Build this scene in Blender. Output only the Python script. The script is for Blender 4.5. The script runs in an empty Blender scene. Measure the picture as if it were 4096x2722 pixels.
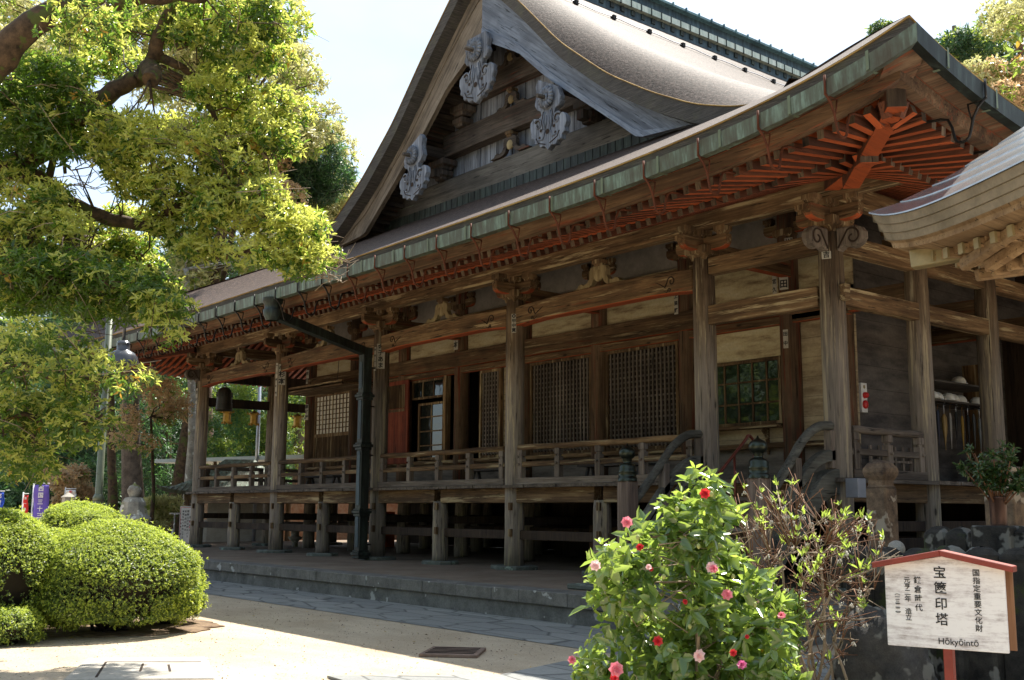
import bpy, bmesh, math, random
import numpy as np
from mathutils import Vector, Matrix
random.seed(7)
RNG = np.random.default_rng(11)
sc = bpy.context.scene
# ------------------------------------------------------------------ camera, sky, sun, exposure
F, PI_, YA, RO = 4388.99, 0.153688, 0.883476, 0.0055245
CAM = Vector((8.35498, -12.35152, 1.00375))
fw = Vector((-math.sin(YA)*math.cos(PI_), math.cos(YA)*math.cos(PI_), math.sin(PI_)))
r0 = Vector((math.cos(YA), math.sin(YA), 0)); u0 = r0.cross(fw)
rt = r0*math.cos(RO) + u0*math.sin(RO); up = -r0*math.sin(RO) + u0*math.cos(RO)
cd = bpy.data.cameras.new('camera'); cam = bpy.data.objects.new('camera', cd); sc.collection.objects.link(cam)
cd.sensor_width = 36; cd.lens = 36*F/4096; cd.clip_end = 2000; cd.clip_start = .05
M = Matrix((rt, up, -fw)).transposed().to_4x4(); M.translation = CAM; cam.matrix_world = M
sc.camera = cam
SUN = Vector((-.28, .57, 1.0)).normalized()
EL = math.asin(SUN.z); AZ = math.atan2(SUN.x, SUN.y)
w = bpy.data.worlds.new('World'); sc.world = w; w.use_nodes = True
nt = w.node_tree; bg = nt.nodes['Background']
sky = nt.nodes.new('ShaderNodeTexSky'); sky.sky_type = 'NISHITA'; sky.sun_disc = False
sky.sun_elevation = EL; sky.sun_rotation = AZ; sky.air_density = 1.0; sky.dust_density = 2.0; sky.ozone_density = 1.0
# thin bright cloud veil over the blue
tc = nt.nodes.new('ShaderNodeTexCoord'); mp = nt.nodes.new('ShaderNodeMapping'); mp.inputs['Scale'].default_value = (1, 1, 2.2)
nz = nt.nodes.new('ShaderNodeTexNoise'); nz.inputs['Scale'].default_value = 1.6; nz.inputs['Detail'].default_value = 6; nz.inputs['Roughness'].default_value = .55
cr = nt.nodes.new('ShaderNodeValToRGB'); cr.color_ramp.elements[0].position = .38; cr.color_ramp.elements[1].position = .62
cr.color_ramp.elements[0].color = (.25, .25, .25, 1); cr.color_ramp.elements[1].color = (1, 1, 1, 1)
mx = nt.nodes.new('ShaderNodeMixRGB'); mx.inputs[2].default_value = (2.75, 3.3, 3.8, 1)
L_ = nt.links.new
L_(tc.outputs['Generated'], mp.inputs[0]); L_(mp.outputs[0], nz.inputs['Vector']); L_(nz.outputs[0], cr.inputs[0])
L_(cr.outputs[0], mx.inputs[0]); L_(sky.outputs[0], mx.inputs[1]); L_(mx.outputs[0], bg.inputs[0])
bg.inputs[1].default_value = .115
sl = bpy.data.lights.new('sun', 'SUN'); sl.energy = 4.8; sl.angle = math.radians(.55); sl.color = (1, .95, .86)
so = bpy.data.objects.new('sun', sl); sc.collection.objects.link(so); so.rotation_euler = SUN.to_track_quat('Z', 'Y').to_euler()
so.location = (10, 10, 30)
vs = sc.view_settings; vs.view_transform = 'Standard'; vs.look = 'None'; vs.exposure = 1.4; vs.gamma = 1; vs.use_curve_mapping = False
sc.cycles.max_bounces = 8; sc.cycles.diffuse_bounces = 5; sc.cycles.transmission_bounces = 4; sc.cycles.transparent_max_bounces = 6
sc.cycles.sample_clamp_indirect = 6

# ------------------------------------------------------------------ helpers
def at(u, v, d):
    """point seen at (u, v) of a 2360-wide survey print, d metres along the view axis"""
    k = 4096/2360
    return CAM + (fw + rt*((u*k-2048)/F) - up*((v*k-1361)/F))*d
def empty(name, loc, label, cat, group=None):
    o = bpy.data.objects.new(name, None); sc.collection.objects.link(o); o.location = loc
    o['label'] = label; o['category'] = cat
    if group: o['group'] = group
    return o
def tag(o, label=None, cat=None, group=None, kind=None):
    if label: o['label'] = label
    if cat: o['category'] = cat
    if group: o['group'] = group
    if kind: o['kind'] = kind
    return o
def link(name, me, mats, parent=None, bevel=0, smooth=None):
    o = bpy.data.objects.new(name, me); sc.collection.objects.link(o)
    for m in (mats if isinstance(mats, (list, tuple)) else [mats]): me.materials.append(m)
    if parent is not None:
        o.parent = parent
        pl = Vector((0, 0, 0)); q = parent
        while q is not None and q.type != 'EMPTY': q = q.parent
        if q is not None: pl = q.location
        if parent.type == 'EMPTY': o.matrix_parent_inverse = Matrix.Translation(-pl)
    if bevel:
        b = o.modifiers.new('bevel', 'BEVEL'); b.width = bevel; b.segments = 1; b.limit_method = 'ANGLE'; b.angle_limit = math.radians(50)
    return o
class MB:
    def __init__(s): s.v = []; s.f = []; s.m = []; s.sm = []; s.cur = 0
    def face(s, pts, smooth=False):
        n = len(s.v); s.v += [tuple(p) for p in pts]; s.f.append(tuple(range(n, n+len(pts)))); s.m.append(s.cur); s.sm.append(smooth)
    def add(s, vs, fs, smooth=False):
        n = len(s.v); s.v += [tuple(p) for p in vs]
        for f in fs: s.f.append(tuple(i+n for i in f)); s.m.append(s.cur); s.sm.append(smooth)
        return s
    def box(s, x0, x1, y0, y1, z0, z1):
        return s.add([(x0,y0,z0),(x1,y0,z0),(x1,y1,z0),(x0,y1,z0),(x0,y0,z1),(x1,y0,z1),(x1,y1,z1),(x0,y1,z1)],
                     [(0,3,2,1),(4,5,6,7),(0,1,5,4),(1,2,6,5),(2,3,7,6),(3,0,4,7)])
    def bar(s, p, q, wd, ht, upv=(0,0,1), taper=1.0):
        p = Vector(p); q = Vector(q); a = (q-p).normalized(); b = a.cross(Vector(upv))
        if b.length < 1e-4: b = a.cross(Vector((1,0,0)))
        b.normalize(); c = b.cross(a)
        vs = []
        for o, k in ((p,1),(q,taper)):
            for i, j in ((-1,-1),(1,-1),(1,1),(-1,1)): vs.append(o + b*(i*wd/2*k) + c*(j*ht/2*k))
        return s.add(vs, [(0,1,2,3),(7,6,5,4),(0,4,5,1),(1,5,6,2),(2,6,7,3),(3,7,4,0)])
    def tube(s, pts, rad, n=8, caps=True):
        pts = [Vector(p) for p in pts]; k = len(pts)
        if not isinstance(rad, (list, tuple)): rad = [rad]*k
        vs = []; ref = None
        for i, p in enumerate(pts):
            a = (pts[min(i+1,k-1)] - pts[max(i-1,0)]).normalized()
            if ref is None:
                ref = a.cross(Vector((0,0,1)))
                if ref.length < .05: ref = a.cross(Vector((1,0,0)))
            ref = (ref - a*ref.dot(a)).normalized(); b = a.cross(ref)
            for j in range(n):
                t = 2*math.pi*j/n; vs.append(p + (ref*math.cos(t)+b*math.sin(t))*rad[i])
        fs = [(i*n+j, i*n+(j+1)%n, (i+1)*n+(j+1)%n, (i+1)*n+j) for i in range(k-1) for j in range(n)]
        s.add(vs, fs, True)
        if caps:
            n0 = len(s.v)-k*n
            s.f.append(tuple(n0+j for j in reversed(range(n)))); s.m.append(s.cur); s.sm.append(False)
            s.f.append(tuple(n0+(k-1)*n+j for j in range(n))); s.m.append(s.cur); s.sm.append(False)
        return s
    def lathe(s, prof, c, n=24, ax=None, smooth=True, sx=1, sy=1):
        """prof: (r, h) list; ax = axis vector"""
        a = Vector(ax).normalized() if ax else Vector((0,0,1))
        e = a.cross(Vector((0,1,0)))
        if e.length < .1: e = a.cross(Vector((1,0,0)))
        e.normalize(); g = a.cross(e); c = Vector(c); vs = []
        for r, h in prof:
            for j in range(n):
                t = 2*math.pi*j/n + math.pi/n*(n == 4) ; vs.append(c + a*h + e*(r*math.cos(t)*sx) + g*(r*math.sin(t)*sy))
        k = len(prof)
        return s.add(vs, [(i*n+j, i*n+(j+1)%n, (i+1)*n+(j+1)%n, (i+1)*n+j) for i in range(k-1) for j in range(n)], smooth)
    def prism(s, poly, o, ex, ey, th):
        """2-D outline extruded by vector th"""
        o = Vector(o); ex = Vector(ex); ey = Vector(ey); th = Vector(th); n = len(poly)
        A = [o + ex*a + ey*b for a, b in poly]; B = [p+th for p in A]
        return s.add(A+B, [tuple(reversed(range(n))), tuple(range(n, 2*n))] + [(i, (i+1)%n, n+(i+1)%n, n+i) for i in range(n)])
    def grid(s, fn, us, vs_, smooth=True):
        nu = len(us); nv = len(vs_)
        P = [fn(u, v) for u in us for v in vs_]
        return s.add(P, [(i*nv+j, (i+1)*nv+j, (i+1)*nv+j+1, i*nv+j+1) for i in range(nu-1) for j in range(nv-1)], smooth)
    def build(s, name, mats, parent=None, bevel=0):
        me = bpy.data.meshes.new(name); me.from_pydata(s.v, [], s.f)
        me.polygons.foreach_set('material_index', s.m); me.polygons.foreach_set('use_smooth', s.sm)
        bm = bmesh.new(); bm.from_mesh(me); bmesh.ops.recalc_face_normals(bm, faces=bm.faces); bm.to_mesh(me); bm.free()
        return link(name, me, mats, parent, bevel)
class LB:
    """collects leaves (numpy)"""
    NEAR = (np.array([(0,0,0),(.28,.5,.07),(.68,.40,.02),(1,0,-.14),(.68,-.40,.02),(.28,-.5,.07)]), [(0,1,2,3),(0,3,4,5)])
    FAR = (np.array([(0,0,0),(.5,.5,.05),(1,0,-.1),(.5,-.5,.05)]), [(0,1,2,3)])
    def __init__(s, near=True): s.T, s.Fc = (s.NEAR if near else s.FAR); s.V = []; s.MI = []
    def add(s, P, A, N, L, W, mi=0):
        P = np.asarray(P, float); n = len(P)
        if n == 0: return
        A = A/np.linalg.norm(A, axis=1, keepdims=True)
        N = N - A*(A*N).sum(1, keepdims=True); N /= np.linalg.norm(N, axis=1, keepdims=True)+1e-9
        B = np.cross(N, A); L = np.broadcast_to(L, (n,))[:,None,None]; W = np.broadcast_to(W, (n,))[:,None,None]
        T = s.T
        V = P[:,None,:] + A[:,None,:]*(T[None,:,0:1]*L) + B[:,None,:]*(T[None,:,1:2]*W) + N[:,None,:]*(T[None,:,2:3]*L)
        s.V.append(V.reshape(-1,3)); s.MI.append(np.broadcast_to(mi, (n,)).copy())
    def rosettes(s, C, AX, k, L, W, mi=0, spread=1.0, jit=.25):
        """k leaves radiating round every axis"""
        n = len(C); AX = AX/np.linalg.norm(AX, axis=1, keepdims=True)
        R = RNG.normal(size=(n,3)); E1 = np.cross(AX, R); E1 /= np.linalg.norm(E1, axis=1, keepdims=True)+1e-9; E2 = np.cross(AX, E1)
        for j in range(k):
            t = 2*math.pi*j/k + RNG.uniform(-.4,.4,n)
            rad = E1*np.cos(t)[:,None] + E2*np.sin(t)[:,None]
            e = RNG.uniform(.1,.7,n)[:,None]/spread
            A = rad*spread + AX*e + RNG.normal(size=(n,3))*jit*1.3
            s.add(C + RNG.normal(size=(n,3))*L*.12, A, AX + RNG.normal(size=(n,3))*.45, L*RNG.uniform(.5,1.3,n), W*RNG.uniform(.6,1.25,n), mi)
    def build(s, name, mats, parent=None):
        V = np.concatenate(s.V).astype(np.float32); nl = len(V)//len(s.T); me = bpy.data.meshes.new(name)
        k = len(s.T); q = len(s.Fc); Fx = np.array(s.Fc)
        idx = (np.arange(nl)[:,None,None]*k + Fx[None]).reshape(-1).astype(np.int32)
        me.vertices.add(len(V)); me.vertices.foreach_set('co', V.reshape(-1))
        me.loops.add(len(idx)); me.loops.foreach_set('vertex_index', idx)
        me.polygons.add(nl*q); me.polygons.foreach_set('loop_start', (np.arange(nl*q)*4).astype(np.int32))
        me.polygons.foreach_set('material_index', np.repeat(np.concatenate(s.MI), q).astype(np.int32))
        me.update(calc_edges=True)
        return link(name, me, mats, parent)

# ------------------------------------------------------------------ materials (all procedural, world-space grain)
class NM:
    def __init__(s, name):
        s.m = bpy.data.materials.new(name); s.m.use_nodes = True; s.nt = s.m.node_tree; s.b = s.nt.nodes['Principled BSDF']
        s.geo = s.nt.nodes.new('ShaderNodeNewGeometry')
    def n(s, t, **k):
        x = s.nt.nodes.new(t)
        for a, b in k.items(): setattr(x, a, b)
        return x
    def l(s, a, b): s.nt.links.new(a, b)
    def noise(s, scale=(1,1,1), sc_=1, detail=4, rough=.6, src=None, dist=0):
        mp = s.n('ShaderNodeMapping'); mp.inputs['Scale'].default_value = scale
        if getattr(s, 'rot', 0): mp.vector_type = 'TEXTURE'; mp.inputs['Scale'].default_value = tuple(1/q for q in scale); mp.inputs['Rotation'].default_value = (0, s.rot, 0)
        s.l(src or getattr(s, 'src', None) or s.geo.outputs['Position'], mp.inputs[0])
        z = s.n('ShaderNodeTexNoise'); z.inputs['Scale'].default_value = sc_; z.inputs['Detail'].default_value = detail; z.inputs['Roughness'].default_value = rough
        z.inputs['Distortion'].default_value = dist
        s.l(mp.outputs[0], z.inputs['Vector']); return z.outputs[0]
    def ramp(s, src, stops):
        c = s.n('ShaderNodeValToRGB'); e = c.color_ramp.elements
        while len(e) < len(stops): e.new(.5)
        for i, (p, col) in enumerate(stops):
            e[i].position = p; e[i].color = (col if isinstance(col, tuple) else (col,)*3) + (1,)
        s.l(src, c.inputs[0]); return c.outputs[0]
    def mix(s, f, a, b, mode='MIX'):
        x = s.n('ShaderNodeMixRGB', blend_type=mode)
        for i, q in ((0,f),(1,a),(2,b)):
            if isinstance(q, (int, float)): x.inputs[i].default_value = q if i == 0 else (q,q,q,1)
            elif isinstance(q, tuple): x.inputs[i].default_value = q+(1,)
            else: s.l(q, x.inputs[i])
        return x.outputs[0]
    def math(s, op, a, b=0):
        x = s.n('ShaderNodeMath', operation=op)
        for i, q in ((0,a),(1,b)):
            if isinstance(q, (int, float)): x.inputs[i].default_value = q
            else: s.l(q, x.inputs[i])
        return x.outputs[0]
    def bump(s, h, st=.3, dist=.01):
        b = s.n('ShaderNodeBump'); b.inputs['Strength'].default_value = st; b.inputs['Distance'].default_value = dist
        s.l(h, b.inputs['Height']); s.l(b.outputs[0], s.b.inputs['Normal'])
    def fin(s, col, rough=.8, metal=0, spec=.3):
        if isinstance(col, tuple): s.b.inputs['Base Color'].default_value = col+(1,)
        else: s.l(col, s.b.inputs['Base Color'])
        if isinstance(rough, (int, float)): s.b.inputs['Roughness'].default_value = rough
        else: s.l(rough, s.b.inputs['Roughness'])
        s.b.inputs['Metallic'].default_value = metal; s.b.inputs['Specular IOR Level'].default_value = spec
        return s.m
GR = {'x': (1.2,22,22), 'y': (22,1.2,22), 'z': (22,22,1.0)}
def wood(name, dark, mid, light, ax='x', pale=None, red=None, redt=.55, bump=.5, rough=.85, grey=None, palet=.60, under=None, rot=0):
    m = NM(name); m.rot = rot
    oi = m.n('ShaderNodeObjectInfo'); va = m.n('ShaderNodeVectorMath', operation='ADD'); m.l(m.geo.outputs['Position'], va.inputs[0])
    cb = m.n('ShaderNodeCombineXYZ'); rr_ = m.math('MULTIPLY', oi.outputs['Random'], 61.0)
    for q_ in range(3): m.l(rr_, cb.inputs[q_])
    m.l(cb.outputs[0], va.inputs[1]); m.src = va.outputs[0]
    g = m.noise(GR[ax], 1.5, 6, .65); big = m.noise((1,1,1), 1.1, 4, .6); fl = m.noise(tuple(.35*q for q in GR[ax]), 1.6, 5, .7)
    c = m.ramp(g, [(.15, dark), (.5, mid), (.88, light)])
    md = m.noise(tuple(.2*q for q in GR[ax]), 1.3, 5, .65)
    c = m.mix(m.ramp(md, [(.36, .75), (.5, 0.0)]), c, dark); c = m.mix(m.ramp(md, [(.55, 0.0), (.68, .6)]), c, light)
    c = m.mix(m.ramp(big, [(.42, 0.0), (.68, .6)]), c, dark)
    if grey:   # lower parts bleached grey by the weather
        sx = m.n('ShaderNodeSeparateXYZ'); m.l(m.geo.outputs['Position'], sx.inputs[0])
        h = m.math('ADD', sx.outputs[2], m.math('MULTIPLY', fl, 2.2))
        c = m.mix(m.ramp(m.math('MULTIPLY', h, .2), [(.82, 1.0), (1.0, 0.0)]), c, m.ramp(g, [(.2, tuple(q*.38 for q in grey)), (.5, grey), (.8, tuple(q*1.5 for q in grey))]))
    if red: c = m.mix(m.ramp(fl, [(redt-.1, 1.0), (redt+.06, 0.0)]), c, m.mix(g, tuple(q*.55 for q in red), red))
    if pale: c = m.mix(m.ramp(fl, [(palet-.02, 0.0), (palet+.06, .85)]), c, pale)
    if under:   # old vermilion still sticking to the soffit faces
        sn = m.n('ShaderNodeSeparateXYZ'); m.l(m.geo.outputs['True Normal'], sn.inputs[0])
        k = m.math('MULTIPLY', m.ramp(m.math('MULTIPLY', sn.outputs[2], -1), [(.5, 0.0), (.7, 1.0)]), m.ramp(fl, [(.35, 1.0), (.75, .45)]))
        c = m.mix(k, c, under)
    crack = m.ramp(m.noise(tuple(q*.6 for q in GR[ax]), 2.6, 4, .6), [(.33, .22), (.40, 1.0)])
    mk = m.n('ShaderNodeMapping'); mk.inputs['Scale'].default_value = {'x': (.9,2.6,2.6), 'y': (2.6,.9,2.6), 'z': (2.6,2.6,.9)}[ax]; m.l(m.src, mk.inputs[0])
    vk = m.n('ShaderNodeTexVoronoi'); vk.inputs['Scale'].default_value = 1.0; m.l(mk.outputs[0], vk.inputs['Vector'])
    c = m.mix(1.0, c, m.ramp(vk.outputs['Distance'], [(.035, .18), (.06, .75), (.10, 1.0)]), 'MULTIPLY')
    c = m.mix(1.0, c, crack, 'MULTIPLY')
    c = m.mix(1.0, c, m.ramp(oi.outputs['Random'], [(0.0, .62), (1.0, 1.12)]), 'MULTIPLY')
    m.bump(m.mix(.5, g, crack), bump, .012)
    return m.fin(c, rough)
BRN = ((.040,.022,.010), (.17,.10,.048), (.36,.245,.125))
W_ = {a: wood('weathered_beam_wood_'+a, *BRN, ax=a, pale=(.44,.35,.20), palet=.57) for a in 'xyz'}
WR = {a: wood('beam_wood_with_red_paint_'+a, *BRN, ax=a, red=(.24,.045,.016), redt=.37, pale=(.42,.33,.19), palet=.60, under=(.42,.075,.02)) for a in 'xyz'}
WCOL = wood('column_wood', (.045,.028,.016), (.18,.125,.078), (.34,.255,.165), 'z', pale=(.46,.39,.26), grey=(.235,.20,.165), bump=1.0, palet=.56)
WCOLD = wood('wall_column_wood', (.04,.024,.014), (.13,.08,.045), (.24,.16,.10), 'z', red=(.20,.035,.015), redt=.42, bump=.7)
WG = {a: wood('grey_bleached_wood_'+a, (.07,.055,.045), (.19,.155,.125), (.36,.31,.26), ax=a, bump=.7) for a in 'xyz'}
WS = wood('stair_wood_mossy', (.05,.048,.04), (.17,.165,.14), (.32,.34,.29), 'y', bump=.6)
WGAB = {a: wood('silver_gable_wood_'+a, (.07,.075,.09), (.22,.24,.285), (.38,.41,.47), ax=a, bump=.6) for a in 'xyz'}
WBAR = {1: wood('silver_barge_wood', (.10,.115,.15), (.22,.26,.335), (.36,.41,.50), 'x', bump=.6, rot=math.radians(38), grey=None), -1: wood('tan_barge_wood', (.07,.055,.042), (.21,.17,.13), (.34,.29,.23), 'x', bump=.6, rot=math.radians(-45))}
WGABD = {a: wood('dark_gable_wood_'+a, (.03,.022,.017), (.10,.08,.066), (.21,.17,.14), ax=a, bump=.6, red=(.25,.05,.02), redt=.36) for a in 'xyz'}
RED = wood('vermilion_rafter_wood', (.035,.014,.008), (.12,.04,.02), (.22,.07,.03), 'y', bump=.3, rough=.7, under=(.54,.11,.03))
REDX = wood('vermilion_fascia_wood', (.04,.016,.009), (.16,.05,.024), (.30,.11,.05), 'x', bump=.3, rough=.7, under=(.54,.11,.03))
REND = wood('weathered_rafter_end', (.03,.018,.012), (.11,.075,.05), (.24,.18,.12), 'z')
KAYA = wood('eave_board_wood', (.06,.035,.022), (.17,.10,.055), (.34,.22,.13), 'x', red=(.34,.07,.025), redt=.40)
DARKIN = wood('near_black_wood', (.015,.010,.008), (.05,.033,.022), (.09,.06,.04), 'z')  # one near-black tone for underfloor, inner and far timber
def mottled(name, a, b, sc_=3, rough=.85, bump=.2, boards=None, stretch=(1,1,1), c3=None):
    m = NM(name); z = m.noise(stretch, sc_, 6, .65); f = m.noise((1,1,1), sc_*9, 4, .7)
    c = m.ramp(z, [(.35, a), (.62, b)]) if not c3 else m.ramp(z, [(.3, a), (.5, b), (.68, c3)])
    c = m.mix(.35, c, m.ramp(f, [(.3, .35), (.7, 1.0)]), 'MULTIPLY')
    h = f
    if boards:      # horizontal board joints every `boards` metres
        sx = m.n('ShaderNodeSeparateXYZ'); m.l(m.geo.outputs['Position'], sx.inputs[0])
        fr = m.math('FRACT', m.math('DIVIDE', sx.outputs[2], boards)); ln = m.ramp(fr, [(0.0, .25), (.035, 1.0)])
        c = m.mix(1.0, c, ln, 'MULTIPLY'); h = m.mix(.6, f, ln)
    m.bump(h, bump, .01); return m.fin(c, rough)
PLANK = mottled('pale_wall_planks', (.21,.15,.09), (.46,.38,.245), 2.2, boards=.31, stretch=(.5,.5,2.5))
PLASTER = mottled('stained_pale_panel', (.20,.135,.075), (.50,.415,.25), 2.6, stretch=(.6,.6,3), c3=(.56,.50,.34))
PLAST2 = mottled('grey_upper_panel', (.20,.18,.155), (.31,.28,.25), 1.2)
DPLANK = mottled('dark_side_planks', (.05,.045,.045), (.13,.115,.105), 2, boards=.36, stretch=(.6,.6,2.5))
def stone(name, a, b, lich=None, sc_=5, joints=None, rough=.85, moss=None, lt=.62):
    m = NM(name); z = m.noise((1,1,1), sc_, 7, .65); f = m.noise((1,1,1), sc_*14, 3, .6)
    c = m.ramp(z, [(.3, a), (.68, b)]); c = m.mix(.5, c, m.ramp(f, [(.25, .3), (.7, 1.0)]), 'MULTIPLY')
    if moss: c = m.mix(m.ramp(m.noise((1,1,1), 3.1, 5, .7), [(.56, 0.0), (.62, .9)]), c, moss)
    if lich:
        v = m.n('ShaderNodeTexVoronoi'); v.inputs['Scale'].default_value = 2.3; m.l(m.geo.outputs['Position'], v.inputs['Vector'])
        c = m.mix(m.ramp(m.noise((1,1,1), 4.3, 3, .55), [(lt, 0.0), (lt+.03, .85)]), c, lich)
    if joints:
        sx = m.n('ShaderNodeSeparateXYZ'); m.l(m.geo.outputs['Position'], sx.inputs[0])
        fr = m.math('FRACT', m.math('DIVIDE', sx.outputs[0], joints)); ln = m.ramp(fr, [(0.0, .3), (.012, 1.0)])
        c = m.mix(1.0, c, ln, 'MULTIPLY')
    m.bump(m.mix(.5, z, f), .5, .015); return m.fin(c, rough)
STONE = stone('grey_dressed_stone', (.09,.09,.085), (.25,.245,.23), (.42,.42,.40), 3, lt=.66)
STONE2 = stone('kerb_stone', (.10,.095,.085), (.24,.23,.21), (.45,.45,.43), 3.5, joints=1.35, lt=.67)
LANT = stone('lichened_granite', (.22,.20,.175), (.48,.45,.39), (.66,.65,.60), 6, moss=(.16,.17,.03), lt=.60)
DSTONE = stone('dark_mossy_stone', (.006,.006,.007), (.055,.052,.045), (.17,.17,.155), 9, lt=.56, moss=(.03,.04,.012))
OSTONE = stone('ochre_lichen_stone', (.05,.035,.028), (.24,.17,.11), (.34,.30,.24), 9, lt=.60)
BASE = stone('mossy_base_stone', (.07,.08,.07), (.20,.22,.19), (.28,.36,.30), 6)
def sand():
    m = NM('raked_sand'); z = m.noise((1,1,1), .8, 6, .6); f = m.noise((1,1,1), 60, 4, .7); g = m.noise((1,1,1), 6, 5, .6)
    c = m.ramp(z, [(.3, (.46,.36,.25)), (.7, (.62,.51,.375))]); c = m.mix(.6, c, m.ramp(f, [(.3, .45), (.65, 1.0)]), 'MULTIPLY'); c = m.mix(.35, c, m.ramp(m.noise((.7,2.2,1), 1.7, 7, .7), [(.3,.5),(.65,1.0)]), 'MULTIPLY')
    c = m.mix(m.ramp(m.noise((1,1,1), 22, 2, .5), [(.70, 0.0), (.73, .5)]), c, (.12,.09,.05))
    m.bump(m.mix(.5, f, g), .35, .02); return m.fin(c, .95, spec=.15)
SAND = sand()
EARTH = mottled('packed_earth_floor', (.17,.125,.09), (.25,.195,.145), 1.1, .95)
def flag():
    m = NM('irregular_flagstones'); mp = m.n('ShaderNodeMapping'); mp.inputs['Scale'].default_value = (.9,2.6,1); m.l(m.geo.outputs['Position'], mp.inputs[0])
    v = m.n('ShaderNodeTexVoronoi', feature='DISTANCE_TO_EDGE'); v.inputs['Scale'].default_value = 1.3; m.l(mp.outputs[0], v.inputs['Vector'])
    v2 = m.n('ShaderNodeTexVoronoi'); v2.inputs['Scale'].default_value = 1.3; m.l(mp.outputs[0], v2.inputs['Vector'])
    f = m.noise((1,1,1), 25, 5, .7); e = m.ramp(v.outputs[0], [(.0, .35), (.05, 1.0)])
    hs = m.n('ShaderNodeRGBToBW'); m.l(v2.outputs['Color'], hs.inputs[0])
    c = m.mix(hs.outputs[0], (.20,.205,.20), (.33,.33,.31)); c = m.mix(.5, c, m.ramp(f, [(.3,.5),(.7,1.0)]), 'MULTIPLY'); c = m.mix(1.0, c, e, 'MULTIPLY')
    m.bump(m.mix(.4, f, e), .5, .02); return m.fin(c, .8)
FLAG = flag()
def thatch():
    m = NM('cypress_bark_thatch'); g = m.noise((12,4.5,12), 1.3, 7, .8); h = m.noise((17,17,17), 1.0, 5, .8); z = m.noise((1,1,1), .5, 4, .6)
    c = m.ramp(g, [(.3, (.045,.034,.028)), (.55, (.10,.068,.055)), (.74, (.30,.22,.185))]); c = m.mix(m.ramp(z, [(.4, 0.0), (.7, .5)]), c, (.10,.07,.055)); sz_ = m.n('ShaderNodeSeparateXYZ'); m.l(m.geo.outputs['Position'], sz_.inputs[0]); cs = m.ramp(m.math('FRACT', m.math('ADD', m.math('MULTIPLY', sz_.outputs[2], 11), m.math('MULTIPLY', z, 3))), [(0.0, .45), (.25, 1.0)]); c = m.mix(.55, c, cs, 'MULTIPLY'); c = m.mix(.9, c, m.ramp(h, [(.40, .16), (.60, 1.25)]), 'MULTIPLY')
    m.bump(m.mix(.5, g, h), .7, .02); return m.fin(c, .7, spec=.10)
THATCH = thatch()
def thatch_edge():
    m = NM('layered_bark_eave_edge'); g = m.noise((3,3,90), 1, 5, .7); b = m.noise((2,2,2), 1.5, 5, .7)
    c = m.ramp(g, [(.3, (.025,.023,.022)), (.55, (.085,.078,.072)), (.75, (.18,.165,.15))]); c = m.mix(m.ramp(b, [(.5, 0.0), (.65, .5)]), c, (.10,.10,.07))
    m.bump(g, .6, .01); return m.fin(c, .9)
TEDGE = thatch_edge()
def copper(name, a, b, d, rough=.55, metal=.15):
    m = NM(name); z = m.noise((9,9,1.2), 1.2, 6, .7); y = m.noise((1,1,1), 1.6, 4, .6)
    c = m.ramp(z, [(.28, d), (.5, a), (.72, b)]); c = m.mix(m.ramp(y, [(.5, 0.0), (.66, .6)]), c, d)
    m.bump(z, .15, .01); return m.fin(c, rough, metal)
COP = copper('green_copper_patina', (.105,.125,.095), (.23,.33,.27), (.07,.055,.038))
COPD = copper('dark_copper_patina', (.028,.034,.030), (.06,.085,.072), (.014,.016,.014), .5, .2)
COPR = copper('ridge_copper', (.045,.075,.095), (.09,.14,.165), (.02,.03,.04), .5, .3)
COPB = copper('blue_green_ridge_cap', (.13,.23,.25), (.24,.36,.37), (.05,.09,.11), .5, .1)
COPW = copper('pale_ridge_copper', (.52,.60,.54), (.66,.72,.66), (.30,.38,.34), .6, 0)
def plain(name, col, rough=.5, metal=0, spec=.4, var=.15):
    m = NM(name); z = m.noise((1,1,1), 9, 4, .6)
    return m.fin(m.mix(1.0, col, m.ramp(z, [(.3, 1-var), (.7, 1.0)]), 'MULTIPLY'), rough, metal, spec)
RUST = plain('rusty_iron', (.15,.045,.02), .7, .3, .3, .5); IRON = plain('dark_iron', (.02,.017,.015), .5, .6)
BRONZE = plain('aged_bronze', (.055,.065,.05), .32, .85, .5, .4); BELLM = plain('cast_bronze_bell', (.05,.045,.035), .45, .5)
GOLD = plain('gilt_lantern_metal', (.62,.36,.06), .4, .6, .5, .5); GOLDP = plain('brass_cap', (.36,.29,.15), .45, .4, .5, .3)
WHITE = plain('white_paint', (.78,.78,.76), .6); BLACK = plain('black_ink', (.012,.012,.014), .6)
POLE = plain('olive_painted_steel', (.13,.15,.10), .4, .1); LAMPM = plain('dark_grey_enamel', (.06,.062,.07), .22, 0, .6)
GALV = plain('galvanised_steel', (.55,.56,.6), .35, .6); BLUET = plain('blue_plastic_sheet', (.10,.20,.42), .5)
PAPER = plain('paper_screen', (.66,.63,.55), .8); REDP = plain('red_painted_wood', (.27,.045,.03), .55, var=.35)
PURP = plain('purple_cloth', (.16,.11,.50), .8); REDC = plain('red_cloth', (.65,.03,.03), .8); BLUEC = plain('blue_cloth', (.03,.09,.55), .8)
CONC = mottled('concrete', (.36,.33,.28), (.47,.43,.37), 4); REDPL = plain('red_plastic', (.55,.02,.02), .35); CARP = plain('black_car_paint', (.03,.03,.035), .15, .3, 1.0)
ORANGE = plain('orange_vermilion_paint', (.80,.16,.02), .5); TIN = plain('brown_tin_pot', (.09,.05,.04), .35, .5)
def glass():
    m = NM('old_window_glass'); z = m.noise((2.2,2.2,3.0), 1.0, 2, .5); m.bump(z, .22, .02); return m.fin((.012,.016,.014), .04, 0, 1.0)
GLASS = glass()
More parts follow.
